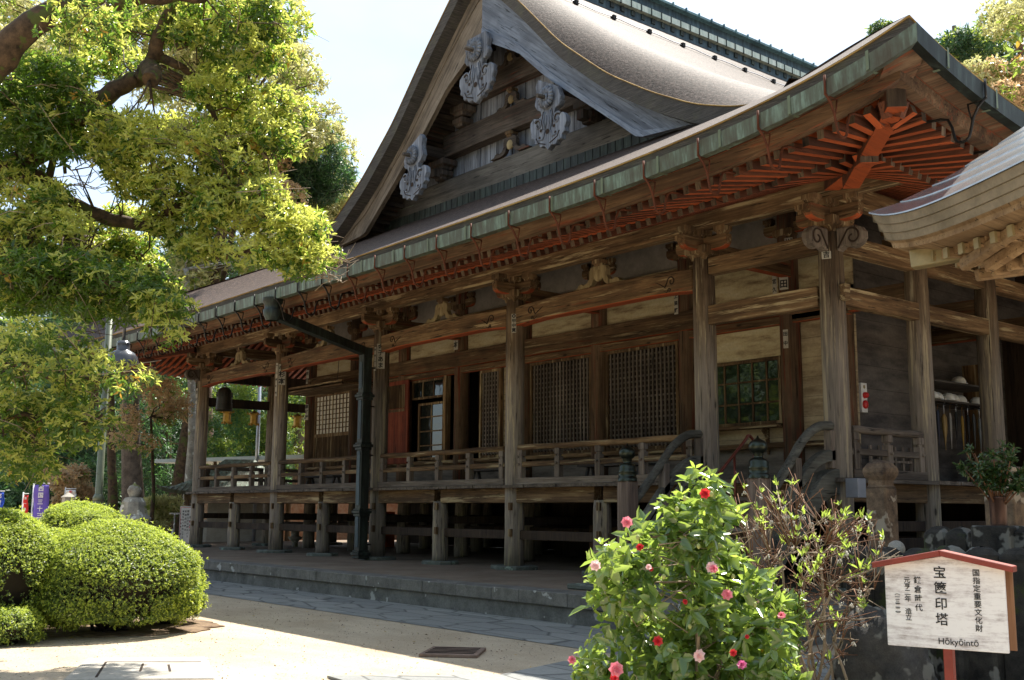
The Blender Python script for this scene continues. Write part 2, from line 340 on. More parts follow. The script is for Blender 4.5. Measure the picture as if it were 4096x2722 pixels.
def leaf(name, a, b, trans=.45, rough=.35, tr_col=None, spec=.7):
    m = NM(name); c = m.mix(m.geo.outputs['Random Per Island'], a, b)
    m.fin(c, rough, 0, spec); t = m.n('ShaderNodeBsdfTranslucent')
    if tr_col: m.l(m.mix(m.geo.outputs['Random Per Island'], tr_col, tuple(q*.7 for q in tr_col)), t.inputs[0])
    else: m.l(c, t.inputs[0])
    x = m.n('ShaderNodeMixShader'); x.inputs[0].default_value = trans; m.l(m.b.outputs[0], x.inputs[1]); m.l(t.outputs[0], x.inputs[2])
    m.l(x.outputs[0], m.nt.nodes['Material Output'].inputs[0]); return m.m
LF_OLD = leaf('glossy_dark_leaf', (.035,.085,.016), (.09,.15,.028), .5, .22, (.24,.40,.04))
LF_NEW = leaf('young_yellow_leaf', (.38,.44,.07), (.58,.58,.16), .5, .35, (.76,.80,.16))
LF_MID = leaf('mid_green_leaf', (.08,.14,.025), (.18,.24,.045), .5, .35, (.40,.52,.07))
LF_GOLD = leaf('ochre_dying_leaf', (.48,.34,.04), (.50,.28,.05), .4, .5)
LF_PALE = leaf('pale_flush_leaf', (.42,.42,.17), (.56,.52,.26), .45, .5, (.68,.66,.26))
LF_PINK = leaf('copper_young_leaf', (.52,.34,.19), (.56,.46,.26), .45, .5, (.75,.5,.26))
LF_CON = leaf('conifer_needle', (.015,.05,.022), (.04,.10,.035), .25, .6, (.06,.16,.04))
LF_CON2 = leaf('lit_conifer_needle', (.04,.11,.04), (.09,.19,.06), .35, .55, (.16,.36,.09))  # lighter copy of the needles, sunlight put into the colour
LF_AZ = leaf('azalea_leaf', (.07,.12,.02), (.17,.23,.04), .4, .4, (.35,.5,.06))
LF_AZN = leaf('azalea_new_tip', (.38,.50,.05), (.56,.62,.09), .45, .5, (.68,.78,.10))
LF_CAM = leaf('camellia_leaf', (.03,.09,.022), (.17,.26,.075), .36, .17, (.48,.64,.10), 1.0)
LF_MIT = leaf('shoot_leaf', (.20,.32,.05), (.34,.42,.09), .5, .45, (.5,.65,.1))
PK = [leaf('pink_petal', (.78,.20,.28), (.86,.36,.42), .4, .5), leaf('red_petal', (.62,.02,.04), (.74,.06,.06), .35, .5), leaf('blush_petal', (.85,.55,.55), (.9,.7,.68), .4, .5), leaf('magenta_petal', (.62,.10,.30), (.75,.22,.40), .4, .5)]
BARK = stone('mossy_bark', (.02,.015,.01), (.15,.095,.055), (.07,.09,.02), 9, lt=.56); BARKG = stone('grey_cedar_bark', (.09,.07,.055), (.26,.20,.16), None, 5)
TWIG = plain('pale_twig', (.36,.28,.20), .8, 0, .2, .4); TWIGB = plain('brown_twig', (.20,.10,.055), .8, 0, .2, .4); DARKG = plain('shrub_wood_and_core', (.03,.022,.014), .9)
FLW = plain('withered_white_flower', (.62,.58,.50), .9)

# ------------------------------------------------------------------ the setting: ground, pavement, terrace
GZ = -.37
mb = MB(); n = 48; xs = [-700+1400*i/n for i in range(n+1)]
def gfn(x, y):
    return (x, y, GZ)
mb.grid(gfn, [-900,-300,-100,-40,-20,-10,0,10,20,60,300,900], [-900,-300,-60,-20,-10,0,10,30,100,300,900])
tag(mb.build('ground', SAND), kind='structure')
mb = MB(); mb.grid(lambda x, y: (x, y, GZ+.006), [-40,-20,-10,-5,0,4], [-4.62,-4,-3.3,-3.0])
tag(mb.build('pavement', FLAG), kind='structure')
mb = MB(); P4 = [(.2,-7.6),(1.02,-6.45),(.72,-5.45),(2.6,-4.9),(5.5,-5.6),(5.5,-8)]
mb.prism(P4, (0,0,GZ+.004), (1,0,0), (0,1,0), (0,0,.02)); tag(mb.build('path', FLAG), kind='structure')
TX0, TX1, TY0, TY1 = -24.2, 1.3, -3.12, 24
mb = MB(); mb.box(TX0+.02, TX1-.02, TY0+.02, TY1, GZ-.1, -.16); mb.cur = 1
mb.box(TX0+.4, TX1-.4, TY0+.38, TY1, -.16, -.012)
terr = tag(mb.build('terrace', [STONE, EARTH]), kind='structure')
x = TX0; k = 0; mb = MB()
while x < TX1:
    wd = min(random.uniform(1.2, 1.7), TX1-x); j = random.uniform(-.006, .006)
    mb.box(x+.004, x+wd-.004, TY0-.03+j, TY0+.40, -.165, random.uniform(-.006, .002)); x += wd
mb.box(TX1-.4, TX1+.03, TY0+.41, TY1, -.165, -.003)
o = mb.build('terrace_kerb', STONE2, None, .008); tag(o, kind='structure')

# ------------------------------------------------------------------ temple hall
HALL = empty('temple_hall', (-9.95, 0, 0), 'old weathered wooden temple hall with bark roof, open veranda and vermilion eaves', 'temple hall')
X0 = [-19.9, -15.4, -11.0, -6.6, -2.2, 0.0]
def column(x, y, r=.17, z0=.02, z1=4.72, mat=WCOL, name='column'):
    mb = MB(); n = 20; prof = []
    ph = random.random()*6
    pts = []; rad = []
    for i in range(9):
        t = i/8; pts.append((x+.006*math.sin(ph+i), y+.006*math.cos(ph+i*1.3), z0+(z1-z0)*t)); rad.append(r*(1.02-.05*t) if t < .93 else r*.90)
    mb.tube(pts, rad, n); return mb.build(name, mat, HALL)
def base_stone(x, y, s=.42):
    mb = MB(); n = 9; pl = []
    for i in range(n):
        a = 2*math.pi*i/n; rr = s*random.uniform(.85, 1.15); pl.append((rr*math.cos(a)*1.1, rr*math.sin(a)*.9))
    mb.prism(pl, (x, y, -.03), (1,0,0), (0,1,0), (0,0,.085)); mb.build('base_stone', BASE, HALL, .02)
for x in X0: column(x, 0); base_stone(x, 0)
for y in (2.1, 4.1, 6.2, 8.3, 10.4): column(0, y); base_stone(0, y)
for y in (2.1, 4.1): column(-19.9, y); base_stone(-19.9, y)
for x in (-17.65, -13.2, -8.8, -4.4): column(x, 0, .15, .02, 1.16, WCOL, 'floor_post'); base_stone(x, 0, .34)
WX = [-17.75, -15.5, -13.3, -11.05, -8.85, -6.65, -4.42, -2.25]
for x in WX: column(x, 2.15, .175, 1.38, 6.3, WCOLD, 'wall_column')
for x in WX[:-1]:
    for y in (2.15, 4.3, 6.4): column(x+.05, y, .155, .0, 1.2, WCOL, 'floor_post')
column(-1.22, 2.15, .12, 1.38, 4.4, WCOLD, 'wall_column')
# ---- deck, beams under it
mb = MB(); x = -20.15
while x < .25:
    wd = min(random.uniform(.24, .34), .25-x); z = random.uniform(-.004, .004)
    mb.box(x+.003, x+wd-.003, -.25+random.uniform(-.012,.012), 2.0, 1.385+z, 1.435+z); x += wd
y = -.24
mb.build('deck', WG['y'], HALL)
mb = MB(); y = 2.0
while y < 12:
    wd = random.uniform(.24,.34); z = random.uniform(-.004,.004); mb.box(-2.2, .25+random.uniform(-.012,.012), y+.003, y+wd-.003, 1.385+z, 1.435+z)
    if y < 7: mb.box(-20.15, -17.75, y+.003, y+wd-.003, 1.385+z, 1.435+z)
    y += wd
mb.build('deck', WG['x'], HALL)
def hbeam(x0, x1, y, z0, z1, th, mat, name='beam', ends=0):
    mb = MB(); mb.box(x0, x1, y-th/2, y+th/2, z0, z1); return mb.build(name, mat, HALL, .008)
def ybeam(y0, y1, x, z0, z1, th, mat, name='beam'):
    mb = MB(); mb.box(x-th/2, x+th/2, y0, y1, z0, z1); return mb.build(name, mat, HALL, .008)
LP = sorted(X0 + [-17.65, -13.2, -8.8, -4.4])
for a, b in zip(LP[:-1], LP[1:]):
    hbeam(a+.10, b-.10, 0, 1.13, 1.383, .17, W_['x'], 'deck_beam')
for y in (2.15, 4.3):
    hbeam(-19.8, -.1, y, .50, .66, .10, DARKIN, 'tie_beam')
hbeam(-19.8, -.1, 1.1, 1.13, 1.38, .12, DARKIN, 'deck_beam'); hbeam(-19.8, -.1, .03, .50, .655, .09, DARKIN, 'tie_beam')
ybeam(0.1, 11, 0, 1.13, 1.383, .17, W_['y'], 'deck_beam'); ybeam(.1, 11, 0, .50, .655, .09, DARKIN, 'tie_beam')
for x in LP: ybeam(.15, 4.3, x, .74, .88, .09, DARKIN, 'tie_beam')
# wedges in the nuki sockets on the posts
for x in LP:
    for z in (.55, 1.0):
        mb = MB(); mb.box(x+.05, x+.11, -.185, -.13, z, z+.13); mb.build('beam_wedge', W_['z'], HALL)
# ply store board under the floor, plus dark boards added to hide bright gaps
mb = MB(); mb.box(-6.4, -4.5, 1.6, 1.66, 0, .74); mb.build('underfloor_board', mottled('ply_board', (.10,.055,.035), (.13,.075,.05), 2), HALL)
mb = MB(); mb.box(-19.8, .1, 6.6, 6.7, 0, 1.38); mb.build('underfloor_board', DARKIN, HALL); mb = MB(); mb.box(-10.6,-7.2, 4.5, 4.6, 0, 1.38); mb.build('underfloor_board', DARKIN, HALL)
# ---- railing along the veranda
def railing(p, q, posts, gap=.2, endx=True):
    """p, q: column centres; runs clear of both columns"""
    p = Vector(p); q = Vector(q); a = (q-p).normalized(); nrm = Vector((a.y, -a.x, 0)); off = nrm*.06
    A = p + a*gap + off; B = q - a*gap + off; L = (B-A).length
    mb = MB(); m1 = 6
    pts = [A + a*(L*i/10) + Vector((0,0,2.075+.006*math.sin(i*1.7))) for i in range(11)]
    mb.tube(pts, .052, 10)
    R = mb.build('railing', W_['x'] if abs(a.x) > .5 else WG['y'], HALL)
    mb = MB(); mb.bar(A-a*.03+Vector((0,0,1.785)), B+a*.03+Vector((0,0,1.785)), .075, .085); mb.build('middle_rail', W_['x'] if abs(a.x)>.5 else WG['y'], R, .008)
    mb = MB(); mb.bar(A-a*.04+Vector((0,0,1.495)), B+a*.04+Vector((0,0,1.495)), .13, .115); mb.build('bottom_rail', WG['x'] if abs(a.x)>.5 else WG['y'], R, .008)
    for i in range(posts+2):
        c = A + a*(.06 + (L-.12)*i/(posts+1)); mb = MB()
        mb.bar(c+Vector((0,0,1.55)), c+Vector((0,0,1.90)), .105, .115, a); mb.bar(c+Vector((0,0,1.90)), c+Vector((0,0,1.935)), .07, .08, a)
        mb.bar(c+Vector((0,0,1.935)), c+Vector((0,0,2.035)), .105, .115, a)
        mb.lathe([(.022,0),(.022,.05),(.001,.052)], c+nrm*.035+Vector((0,0,1.785)), 10, nrm)
        mb.build('rail_post', WG['z'], R, .006)
for a, b, k in ((-19.9,-15.4,3),(-15.4,-11.0,3),(-11.0,-6.6,3),(-6.6,-2.2,3)): railing((a,0,0),(b,0,0),k)
railing((0,0,0),(0,2.1,0),1)
railing((-19.9,4.1,0),(-19.9,2.1,0),1); railing((-19.9,2.1,0),(-19.9,0,0),1)
# ---- head beams with carved scrolls, brackets, frog-leg struts
def scroll(mb, o, ex, ey, s, fl=1, r=.011):
    pts = []
    for i in range(26):
        t = i/25*3.6*math.pi/1.5; rr = s*(.12+.88*(1-i/25)); pts.append(Vector(o)+Vector(ex)*(fl*rr*math.cos(t))+Vector(ey)*(rr*math.sin(t)))
    mb.tube(pts, r, 5)
    e = pts[0]; mb.tube([e, e+Vector(ex)*(fl*s*.5)-Vector(ey)*s*.9, e+Vector(ex)*(fl*s*1.5)-Vector(ey)*s*.3, e+Vector(ex)*(fl*s*2.8)+Vector(ey)*s*.35], [r,r,r*.8,r*.3], 5)
GROOVE = plain('groove_shade', (.035,.02,.012), .9)  # dark tubes and discs painted as the shade inside carved grooves
def koryo(xa, xb):
    """slightly arched rainbow beam"""
    n = 14; top = []; bot = []
    for i in range(n+1):
        t = i/n; x = xa+(xb-xa)*t; c = math.sin(math.pi*t)
        top.append((x, 4.58+.06*c)); bot.append((x, 4.24+(.045*min(1, 6*t, 6*(1-t)))))
    mb = MB(); mb.prism(bot+top[::-1], (0,-.11,0), (1,0,0), (0,0,1), (0,.22,0)); o = mb.build('head_beam', WR['x'], HALL, .012)
    mb = MB()
    scroll(mb, (xa+.42, -.113, 4.45), (1,0,0), (0,0,1), .085, 1); scroll(mb, (xb-.42, -.113, 4.45), (1,0,0), (0,0,1), .085, -1)
    scroll(mb, (xa+.46, -.113, 4.32), (1,0,0), (0,0,1), .035, 1, .008); scroll(mb, (xb-.46, -.113, 4.32), (1,0,0), (0,0,1), .035, -1, .008)
    mb.build('carved_scroll', GROOVE, o)
for a, b in ((-19.9,-15.4),(-15.4,-11.0),(-11.0,-6.6),(-6.6,-2.2)): koryo(a+.13, b-.13)
hbeam(-2.05, -.13, 0, 4.45, 4.70, .16, W_['x'], 'head_beam'); hbeam(-2.05, -.16, -.02, 3.70, 3.98, .17, W_['x'], 'tie_beam')
mb = MB(); mb.box(.17,.26, -.09,.03,3.74,3.96); mb.build('beam_end', W_['y'], HALL, .01)
for ys in ((0,2.1),(2.1,4.1),(4.1,6.2),(6.2,8.3),(8.3,10.4)):
    ybeam(ys[0]+.13, ys[1]-.13, 0, 4.45, 4.70, .15, W_['y'], 'head_beam'); ybeam(ys[0]+.13, ys[1]-.13, .03, 3.72, 3.97, .15, W_['y'], 'tie_beam')
for y in (2.1, 4.1, 6.2): hbeam(-2.2, -.13, y, 4.02, 4.32, .15, WR['x'], 'tie_beam')
for ys in ((0,2.1),(2.1,4.1)):
    ybeam(ys[0]+.13, ys[1]-.13, -19.9, 4.42, 4.70, .15, DARKIN, 'head_beam'); ybeam(ys[0]+.13, ys[1]-.13, -19.9, 3.74, 3.98, .13, DARKIN, 'tie_beam')
for x in X0[1:5]:   # beams running back to the wall
    ybeam(.12, 2.1, x, 4.72, 4.98, .14, WR['y'], 'tie_beam')
def block(mb, x, y, z, w_, h, d=None):
    """bearing block with a hollowed lower half"""
    d = d or w_; a = .68
    prof = [(a,0),(a*.98,.10),(a*1.08,.3),(1,.45),(1,1)]
    vs = []
    for s_, t in prof:
        for i, j in ((-1,-1),(1,-1),(1,1),(-1,1)): vs.append((x+i*w_/2*s_, y+j*d/2*s_, z+h*t))
    k = len(prof); mb.add(vs, [tuple(reversed(range(4))), tuple(range(4*k-4,4*k))] + [(4*i+j, 4*i+(j+1)%4, 4*i+4+(j+1)%4, 4*i+4+j) for i in range(k-1) for j in range(4)])
def arm(mb, c, ax, L, z, h, th):
    """boat-shaped bracket arm"""
    ax = Vector(ax); n = Vector((-ax.y, ax.x, 0)); pl = [(-L/2, h), (-L/2, h*.5)]
    for i in range(6):
        t = i/5*math.pi/2; pl.append((-L/2 + .13*(1-math.cos(t)), h*.5*(1-math.sin(t))))
    pl += [(-a, b) for a, b in pl[::-1]]
    mb.prism(pl, Vector(c)-n*th/2+Vector((0,0,z)), ax, (0,0,1), n*th)
def bracket(x, y, dirs=((1,0,0),(0,1,0)), zz=4.68, red=True, s=1):
    mb = MB(); block(mb, x, y, zz, .40*s, .21*s); o = mb.build('bracket_set', W_['z'], HALL, .01)
    for d in dirs:
        mb = MB(); arm(mb, (x,y,0), d, .98*s, zz+.14*s, .20*s, .13*s); mb.build('bracket_arm', WR['x'] if d[0] else WR['y'], o, .008)
        for sg in (-1, 0, 1) if d[0] else (-1, 1):
            mb = MB(); block(mb, x+d[0]*sg*.38*s, y+d[1]*sg*.38*s, zz+.342*s, .20*s, .13*s); mb.build('bearing_block', W_['z'], o, .006)
for x in X0: bracket(x, 0)
for y in (2.1, 4.1, 6.2): bracket(0, y)
bracket(-19.9, 2.1); bracket(-19.9, 4.1)
for x in WX: bracket(x, 2.15, ((1,0,0),), 5.34, s=.9)
def nose(c, ax):
    """spiral-ended beam nose (kibana)"""
    ax = Vector(ax); n = Vector((-ax.y, ax.x, 0)); pl = [(0,.30),(.0,-.02)]
    for i in range(9):
        t = -2.4 + i/8*4.3; pl.append((.24+.165*math.cos(t), .15+.15*math.sin(t)))
    mb = MB(); mb.prism(pl, Vector(c)-n*.075, ax, (0,0,1), n*.15); o = mb.build('carved_nose', WG['z'], HALL, .02)
    for sd in (-1, 1):
        mb = MB(); pts = []
        for i in range(22):
            t = 2.2-i/21*6.8; rr = .125*(1-i/26); pts.append(Vector(c)+ax*(.25+rr*math.cos(t))+Vector((0,0,.14+rr*math.sin(t)))+n*(sd*.077))
        pts = [Vector(c)+ax*.03+Vector((0,0,.02))+n*(sd*.077)]+pts[::-1][:0]+pts
        mb.tube(pts, .014, 5); mb.build('carved_scroll', GROOVE, o)
nose((.14,0,4.42), (1,0,0)); nose((0,-.14,4.42), (0,-1,0)); nose((-20.04,0,4.42), (-1,0,0)); nose((-19.9,-.14,4.42), (0,-1,0))
def froglegs(x, y, z, s=1.0, ax=(1,0,0), mat=None, hh=.52):
    h = [(0,1),(.10,1),(.115,.80),(.20,.78),(.24,.62),(.235,.40),(.30,.22),(.42,.17),(.46,.24),(.54,.20),(.60,.08),(.70,.05),(.72,0),
         (.36,0),(.25,.04),(.17,.14),(.13,.30)]
    out = h + [(0,.42)] + [(-a,b) for a, b in h[::-1]]
    out = [(a*s, b*hh*s) for a, b in out]
    ax = Vector(ax); n = Vector((-ax.y, ax.x, 0)); mb = MB()
    mb.prism(out, Vector((x,y,z))-n*.05, ax, (0,0,1), n*.10)
    o = mb.build('frog_leg_strut', mat or PLY, HALL, .006)
    mb = MB(); block(mb, x, y, z+hh*s-.10, .22*s, .13*s); mb.build('bearing_block', W_['z'], o)
    mb = MB(); mb.lathe([(.001,.0),(.10*s,.0),(.13*s,-.02),(.12*s,-.05)], (x-n.x*.05, y-n.y*.055, z+.45*hh*s), 14, (-n.x,-n.y,0)); mb.build('carved_shield', PLY, o)
PLY = wood('pale_carved_wood', (.14,.10,.05), (.33,.26,.14), (.45,.38,.22), 'z', bump=.4)
for a, b in ((-19.9,-15.4),(-15.4,-11.0),(-11.0,-6.6),(-6.6,-2.2)): froglegs((a+b)/2, -.02, 4.63, .85)
# purlin beams carrying the rafters
hbeam(-21.0, 1.15, 0, 5.14, 5.42, .20, W_['x'], 'purlin_beam')
ybeam(.12, 18, 0, 5.14, 5.42, .20, W_['y'], 'purlin_beam'); ybeam(.12, 18, -19.9, 5.14, 5.42, .20, W_['y'], 'purlin_beam')
mb = MB(); mb.box(.11, 1.13, -.1, .1, 5.145, 5.415)
# boxes closing the gap above the head beams in the end bay
# ---- walls
def panel(x0, x1, z0, z1, mat, y=2.17, th=.05, name='wall_panel'):
    mb = MB(); mb.box(x0, x1, y, y+th, z0, z1); return mb.build(name, mat, HALL)
panel(-17.75, -1.1, 5.30, 6.5, PLAST2); panel(-17.75, -1.1, 4.47, 5.30, PLASTER, 2.172); panel(-17.75, -1.1, 1.40, 2.02, DPLANK if 0 else mottled('grey_skirting_planks', (.10,.085,.07), (.24,.205,.17), 2, boards=.2, stretch=(.6,.6,3)), 2.168)
hbeam(-17.75, -1.1, 2.10, 5.02, 5.28, .10, W_['x'], 'tie_beam')
hbeam(-17.75, -1.1, 2.05, 4.12, 4.46, .16, WR['x'], 'lintel_beam'); hbeam(-17.75, -1.1, 2.08, 3.98, 4.115, .11, WR['x'], 'lintel_beam')
hbeam(-17.75, -1.1, 2.07, 2.01, 2.09, .14, W_['x'], 'sill_beam')
panel(-2.25, -1.1, 2.0, 4.0, PLANK)
# grid window between the 1st and 2nd wall column
panel(-4.4, -2.2, 3.50, 4.0, PLASTER); panel(-4.4, -2.2, 2.0, 2.36, PLANK)
def pane_window(x0, x1, z0, z1, nx, nz_, y, parent=None, bar=.028, wm=None, name='glass_window'):
    wm = wm or W_['z']; mb = MB(); f = .05
    mb.box(x0, x0+f, y-.03, y+.03, z0, z1); mb.box(x1-f, x1, y-.03, y+.03, z0, z1); mb.box(x0+f, x1-f, y-.03, y+.03, z0, z0+f); mb.box(x0+f, x1-f, y-.03, y+.03, z1-f, z1)
    for i in range(1, nx): xx = x0+(x1-x0)*i/nx; mb.box(xx-bar/2, xx+bar/2, y-.015, y+.015, z0+f, z1-f)
    for i in range(1, nz_): zz = z0+(z1-z0)*i/nz_; mb.box(x0+f, x1-f, y-.0125, y+.0125, zz-bar/2, zz+bar/2)
    o = mb.build(name, wm, parent or HALL)
    mb = MB(); mb.box(x0+.01, x1-.01, y+.002, y+.008, z0+.01, z1-.01); mb.build('pane', GLASS, o); return o
pane_window(-4.2, -2.45, 2.40, 3.48, 6, 3, 2.14)
mb = MB(); mb.box(-4.3, -2.42, 1.92, 2.16, 2.335, 2.38)
for x in (-3.9, -2.75): mb.prism([(0,0),(0,-.42),(.04,-.42),(.06,-.25),(.10,-.12),(.20,-.03),(.20,0)], (x,2.14,2.33), (0,-1,0), (0,0,1), (.03,0,0))
mb.build('window_shelf', W_['x'], HALL)
def lattice(x0, x1, z0, z1, y=2.13, dx=.098, dz=.096, parent=None):
    mb = MB(); f = .06
    mb.box(x0, x0+f, y-.04, y+.04, z0, z1); mb.box(x1-f, x1, y-.04, y+.04, z0, z1); mb.box(x0+f, x1-f, y-.04, y+.04, z0, z0+f); mb.box(x0+f, x1-f, y-.04, y+.04, z1-f, z1)
    o = mb.build('lattice_window', W_['z'], HALL)
    mb = MB(); x = x0+f+dx*.6
    while x < x1-f: mb.box(x-.019, x+.019, y-.02, y+.0, z0+f, z1-f); x += dx
    z = z0+f+dz*.5; mb.cur = 1
    while z < z1-f: mb.box(x0+f, x1-f, y+.001, y+.018, z-.017, z+.017); z += dz
    mb.build('lattice', [WG['z'], WG['x']], o); return o
lattice(-6.45, -4.62, 2.09, 3.98); lattice(-8.66, -6.84, 2.09, 3.98); lattice(-10.35, -9.62, 2.09, 3.98)
panel(-9.6, -8.85, 2.0, 4.0, PLANK)
# glass doors, folded red door
pane_window(-12.62, -11.62, 2.12, 3.42, 2, 4, 2.10, name='sliding_door'); pane_window(-12.9, -11.62, 3.52, 3.97, 3, 1, 2.10, name='transom_window')
mb = MB(); mb.box(-11.58, -11.48, 2.02, 2.16, 2.09, 3.98); mb.build('door_jamb', W_['z'], HALL)
mb = MB(); mb.box(-13.95, -12.85, 1.93, 1.98, 2.05, 4.0); dd = mb.build('panel_door', wood('faded_red_door', (.07,.02,.012), (.22,.045,.022), (.30,.10,.05), 'z', bump=.3), HALL, .006)
mb = MB(); x = -13.8
while x < -13.0: mb.box(x, x+.018, 1.915, 1.93, 3.35, 3.9); x += .04
mb.box(-13.82,-12.98,1.912,1.93,3.27,3.33); mb.build('door_slats', W_['z'], dd)
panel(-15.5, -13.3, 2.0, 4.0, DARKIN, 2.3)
# shoji with a slatted lower part, propped shutter board above
def shoji(x0, x1):
    y = 2.12; mb = MB(); mb.box(x0, x0+.05, y-.03, y+.03, 2.05, 4.0); mb.box(x1-.05, x1, y-.03, y+.03, 2.05, 4.0); mb.box(x0+.05, x1-.05, y-.03, y+.03, 2.86, 2.95); mb.box(x0+.05,x1-.05,y-.03,y+.03,3.93,4.0)
    o = mb.build('paper_screen', W_['z'], HALL)
    mb = MB(); mb.box(x0+.05, x1-.05, y+.012, y+.018, 2.95, 3.93); mb.build('paper', PAPER, o)
    mb = MB(); k = 9
    for i in range(1, k+1): xx = x0+.05+(x1-x0-.1)*i/(k+1); mb.box(xx-.011, xx+.011, y-.012, y+.004, 2.95, 3.93)
    for i in range(1, 8): zz = 2.95+.98*i/8; mb.box(x0+.05, x1-.05, y-.02, y-.0125, zz-.012, zz+.012)
    x = x0+.07
    while x < x1-.06: mb.box(x, x+.022, y-.012, y+.004, 2.07, 2.86); x += .055
    mb.build('lattice', W_['z'], o)
    mb = MB(); mb.box(x0+.05, x1-.05, y+.02, y+.03, 2.07, 2.86); mb.build('backing_board', DARKIN, o)
shoji(-17.5, -15.7)
mb = MB(); mb.box(-17.6, -14.2, .95, 2.02, 3.96, 4.0); mb.box(-17.6, -14.2, .95, 1.0, 3.93, 4.05)
for i in range(6): x = -17.5+i*.62; mb.box(x, x+.04, 1.0, 2.0, 4.0, 4.04)
o = mb.build('propped_shutter', W_['x'], HALL)
mb = MB()
for x in (-17.2, -15.8, -14.5): mb.tube([(x,1.0,4.05),(x,1.05,4.9)], .008, 5)
mb.build('shutter_rod', IRON, o)
# dark interior and the side wall
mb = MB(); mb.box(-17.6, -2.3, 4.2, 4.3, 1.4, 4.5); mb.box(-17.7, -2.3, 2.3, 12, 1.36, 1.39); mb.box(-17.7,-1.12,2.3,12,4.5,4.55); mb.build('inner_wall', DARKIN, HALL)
mb = MB(); mb.box(-17.8, -17.72, 2.2, 12, 1.4, 6.4); mb.build('wall_panel', PLANK, HALL)
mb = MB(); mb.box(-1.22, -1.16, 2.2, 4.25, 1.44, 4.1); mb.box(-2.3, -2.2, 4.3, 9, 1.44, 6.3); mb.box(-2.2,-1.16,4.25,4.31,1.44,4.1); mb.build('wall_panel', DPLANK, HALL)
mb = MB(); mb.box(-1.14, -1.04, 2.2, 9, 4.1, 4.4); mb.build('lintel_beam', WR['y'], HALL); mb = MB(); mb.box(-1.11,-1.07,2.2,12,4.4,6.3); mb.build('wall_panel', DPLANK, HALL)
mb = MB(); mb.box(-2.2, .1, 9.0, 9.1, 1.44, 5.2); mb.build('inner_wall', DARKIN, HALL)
# lattice fence strip under the alarm box (inner side of the side railing)
mb = MB()
for i in range(9): y = 2.3+i*.22; mb.box(-1.03, -1.0, y, y+.05, 1.45, 2.0)
for z in (1.6, 1.75, 1.9): mb.box(-1.0, -.985, 2.25, 4.2, z, z+.035)
mb.build('slat_screen', WG['z'], HALL)
# ------------------------------------------------------------------ eaves
def lc(d): return .6*math.exp(-max(d,0)/1.9)
def go(o): return max(0, min(1, (o-1.2)/1.85))**.8
class Side:
    def __init__(s, k): s.k = k
    def P(s, a, o, z):
        if s.k == 'F': return Vector((-a, -o, z))
        if s.k == 'R': return Vector((o, a, z))
        return Vector((-19.9-o, a, z))
    def lift(s, a, o):
        l = lc(o+a)
        if s.k == 'F': l += lc(o+19.9-a)
        return l*go(o)
    def rng(s, o): return (-o, 19.9+o) if s.k == 'F' else (-o, 16.0)
SF, SR, SL = Side('F'), Side('R'), Side('L')
raf = []
for S, amax in ((SF, 22.2), (SR, 11), (SL, 9)):
    for tier in (0, 1):
        oi, oo, zi, zo = (1.30, 2.60, 5.05, 4.67) if tier == 0 else (-1.0 if S is SF else -.6, 1.66, 5.78, 4.83)
        a = -oo + .14
        while a < amax:
            lim = oi
            if a < 0: lim = max(lim, -a+.07)
            if S is SF and a > 19.9: lim = max(lim, a-19.9+.07)
            if lim < oo-.06:
                zl = zo + (zi-zo)*(oo-lim)/(oo-oi)
                p = S.P(a, oo, zo+.05+S.lift(a, oo)); q = S.P(a, lim, zl+.05+S.lift(a, lim)*.6)
                raf.append(((p-CAM).length, p, q, S))
            a += .192
raf.sort(key=lambda t: t[0])
def rafter(mb, p, q, S):
    j = random.uniform(-.004,.004)
    mb.cur = 1; n = len(mb.f); mb.bar(p+Vector((0,0,j)), q, .085, .10)
    mb.m[n] = 0
for d, p, q, S in raf[:100]:
    mb = MB(); rafter(mb, p, q, S); mb.build('rafter', [REND, RED if S is SF else REDX], HALL)
mb = MB()
for d, p, q, S in raf[100:]: rafter(mb, p, q, S)
o = mb.build('rafter_row', [REND, RED], HALL); o['kind'] = 'stuff'
def strip(mb, S, a0, a1, sect, step=.35):
    """sweep a quadrilateral section (o, z) along a side, following the upturn"""
    n = max(2, int((a1-a0)/step)); rows = []
    for i in range(n+1):
        row = []
        for (o, z) in sect:
            lo, hi = S.rng(o); lo = max(lo, a0) if a0 > -2.2 else lo; hi = min(hi, a1)
            t = i/n; aa = lo + (hi-lo)*t
            row.append(S.P(aa, o, z + S.lift(aa, o)))
        rows.append(row)
    k = len(sect); vs = [p for r in rows for p in r]
    fs = [(i*k+j, i*k+(j+1)%k, (i+1)*k+(j+1)%k, (i+1)*k+j) for i in range(n) for j in range(k)]
    fs += [tuple(range(k)), tuple(n*k+j for j in reversed(range(k)))]
    mb.add(vs, fs)
RUSTSEAM = plain('verdigris_seam', (.14,.17,.11), .6, .1)
def eave(name, sect, mats):
    for S, a1 in ((SF, 99), (SR, 99), (SL, 99)):
        mb = MB(); strip(mb, S, -3.3, a1, sect); mb.build(name, mats[0] if S is SF else mats[1], HALL)
eave('eave_board', [(2.60,4.775),(2.74,4.775),(2.76,4.93),(2.60,4.93)], (KAYA, KAYA))
eave('eave_board', [(1.63,4.925),(1.75,4.925),(1.75,5.00),(1.63,5.00)], (REDX, RED))
eave('soffit_board', [(1.2,5.17),(1.2,5.20),(2.76,4.955),(2.76,4.935)], (RED, REDX))
eave('soffit_board', [(-.9,5.90),(-.9,5.93),(1.66,5.01),(1.66,4.99)], (RED, REDX))
eave('soffit_board', [(2.76,4.94),(2.76,4.96),(3.04,4.97),(3.04,4.95)], (KAYA, KAYA))
eave('roof_edge', [(2.74,4.965),(3.0,4.965),(3.05,5.155),(2.74,5.17)], (TEDGE, TEDGE))
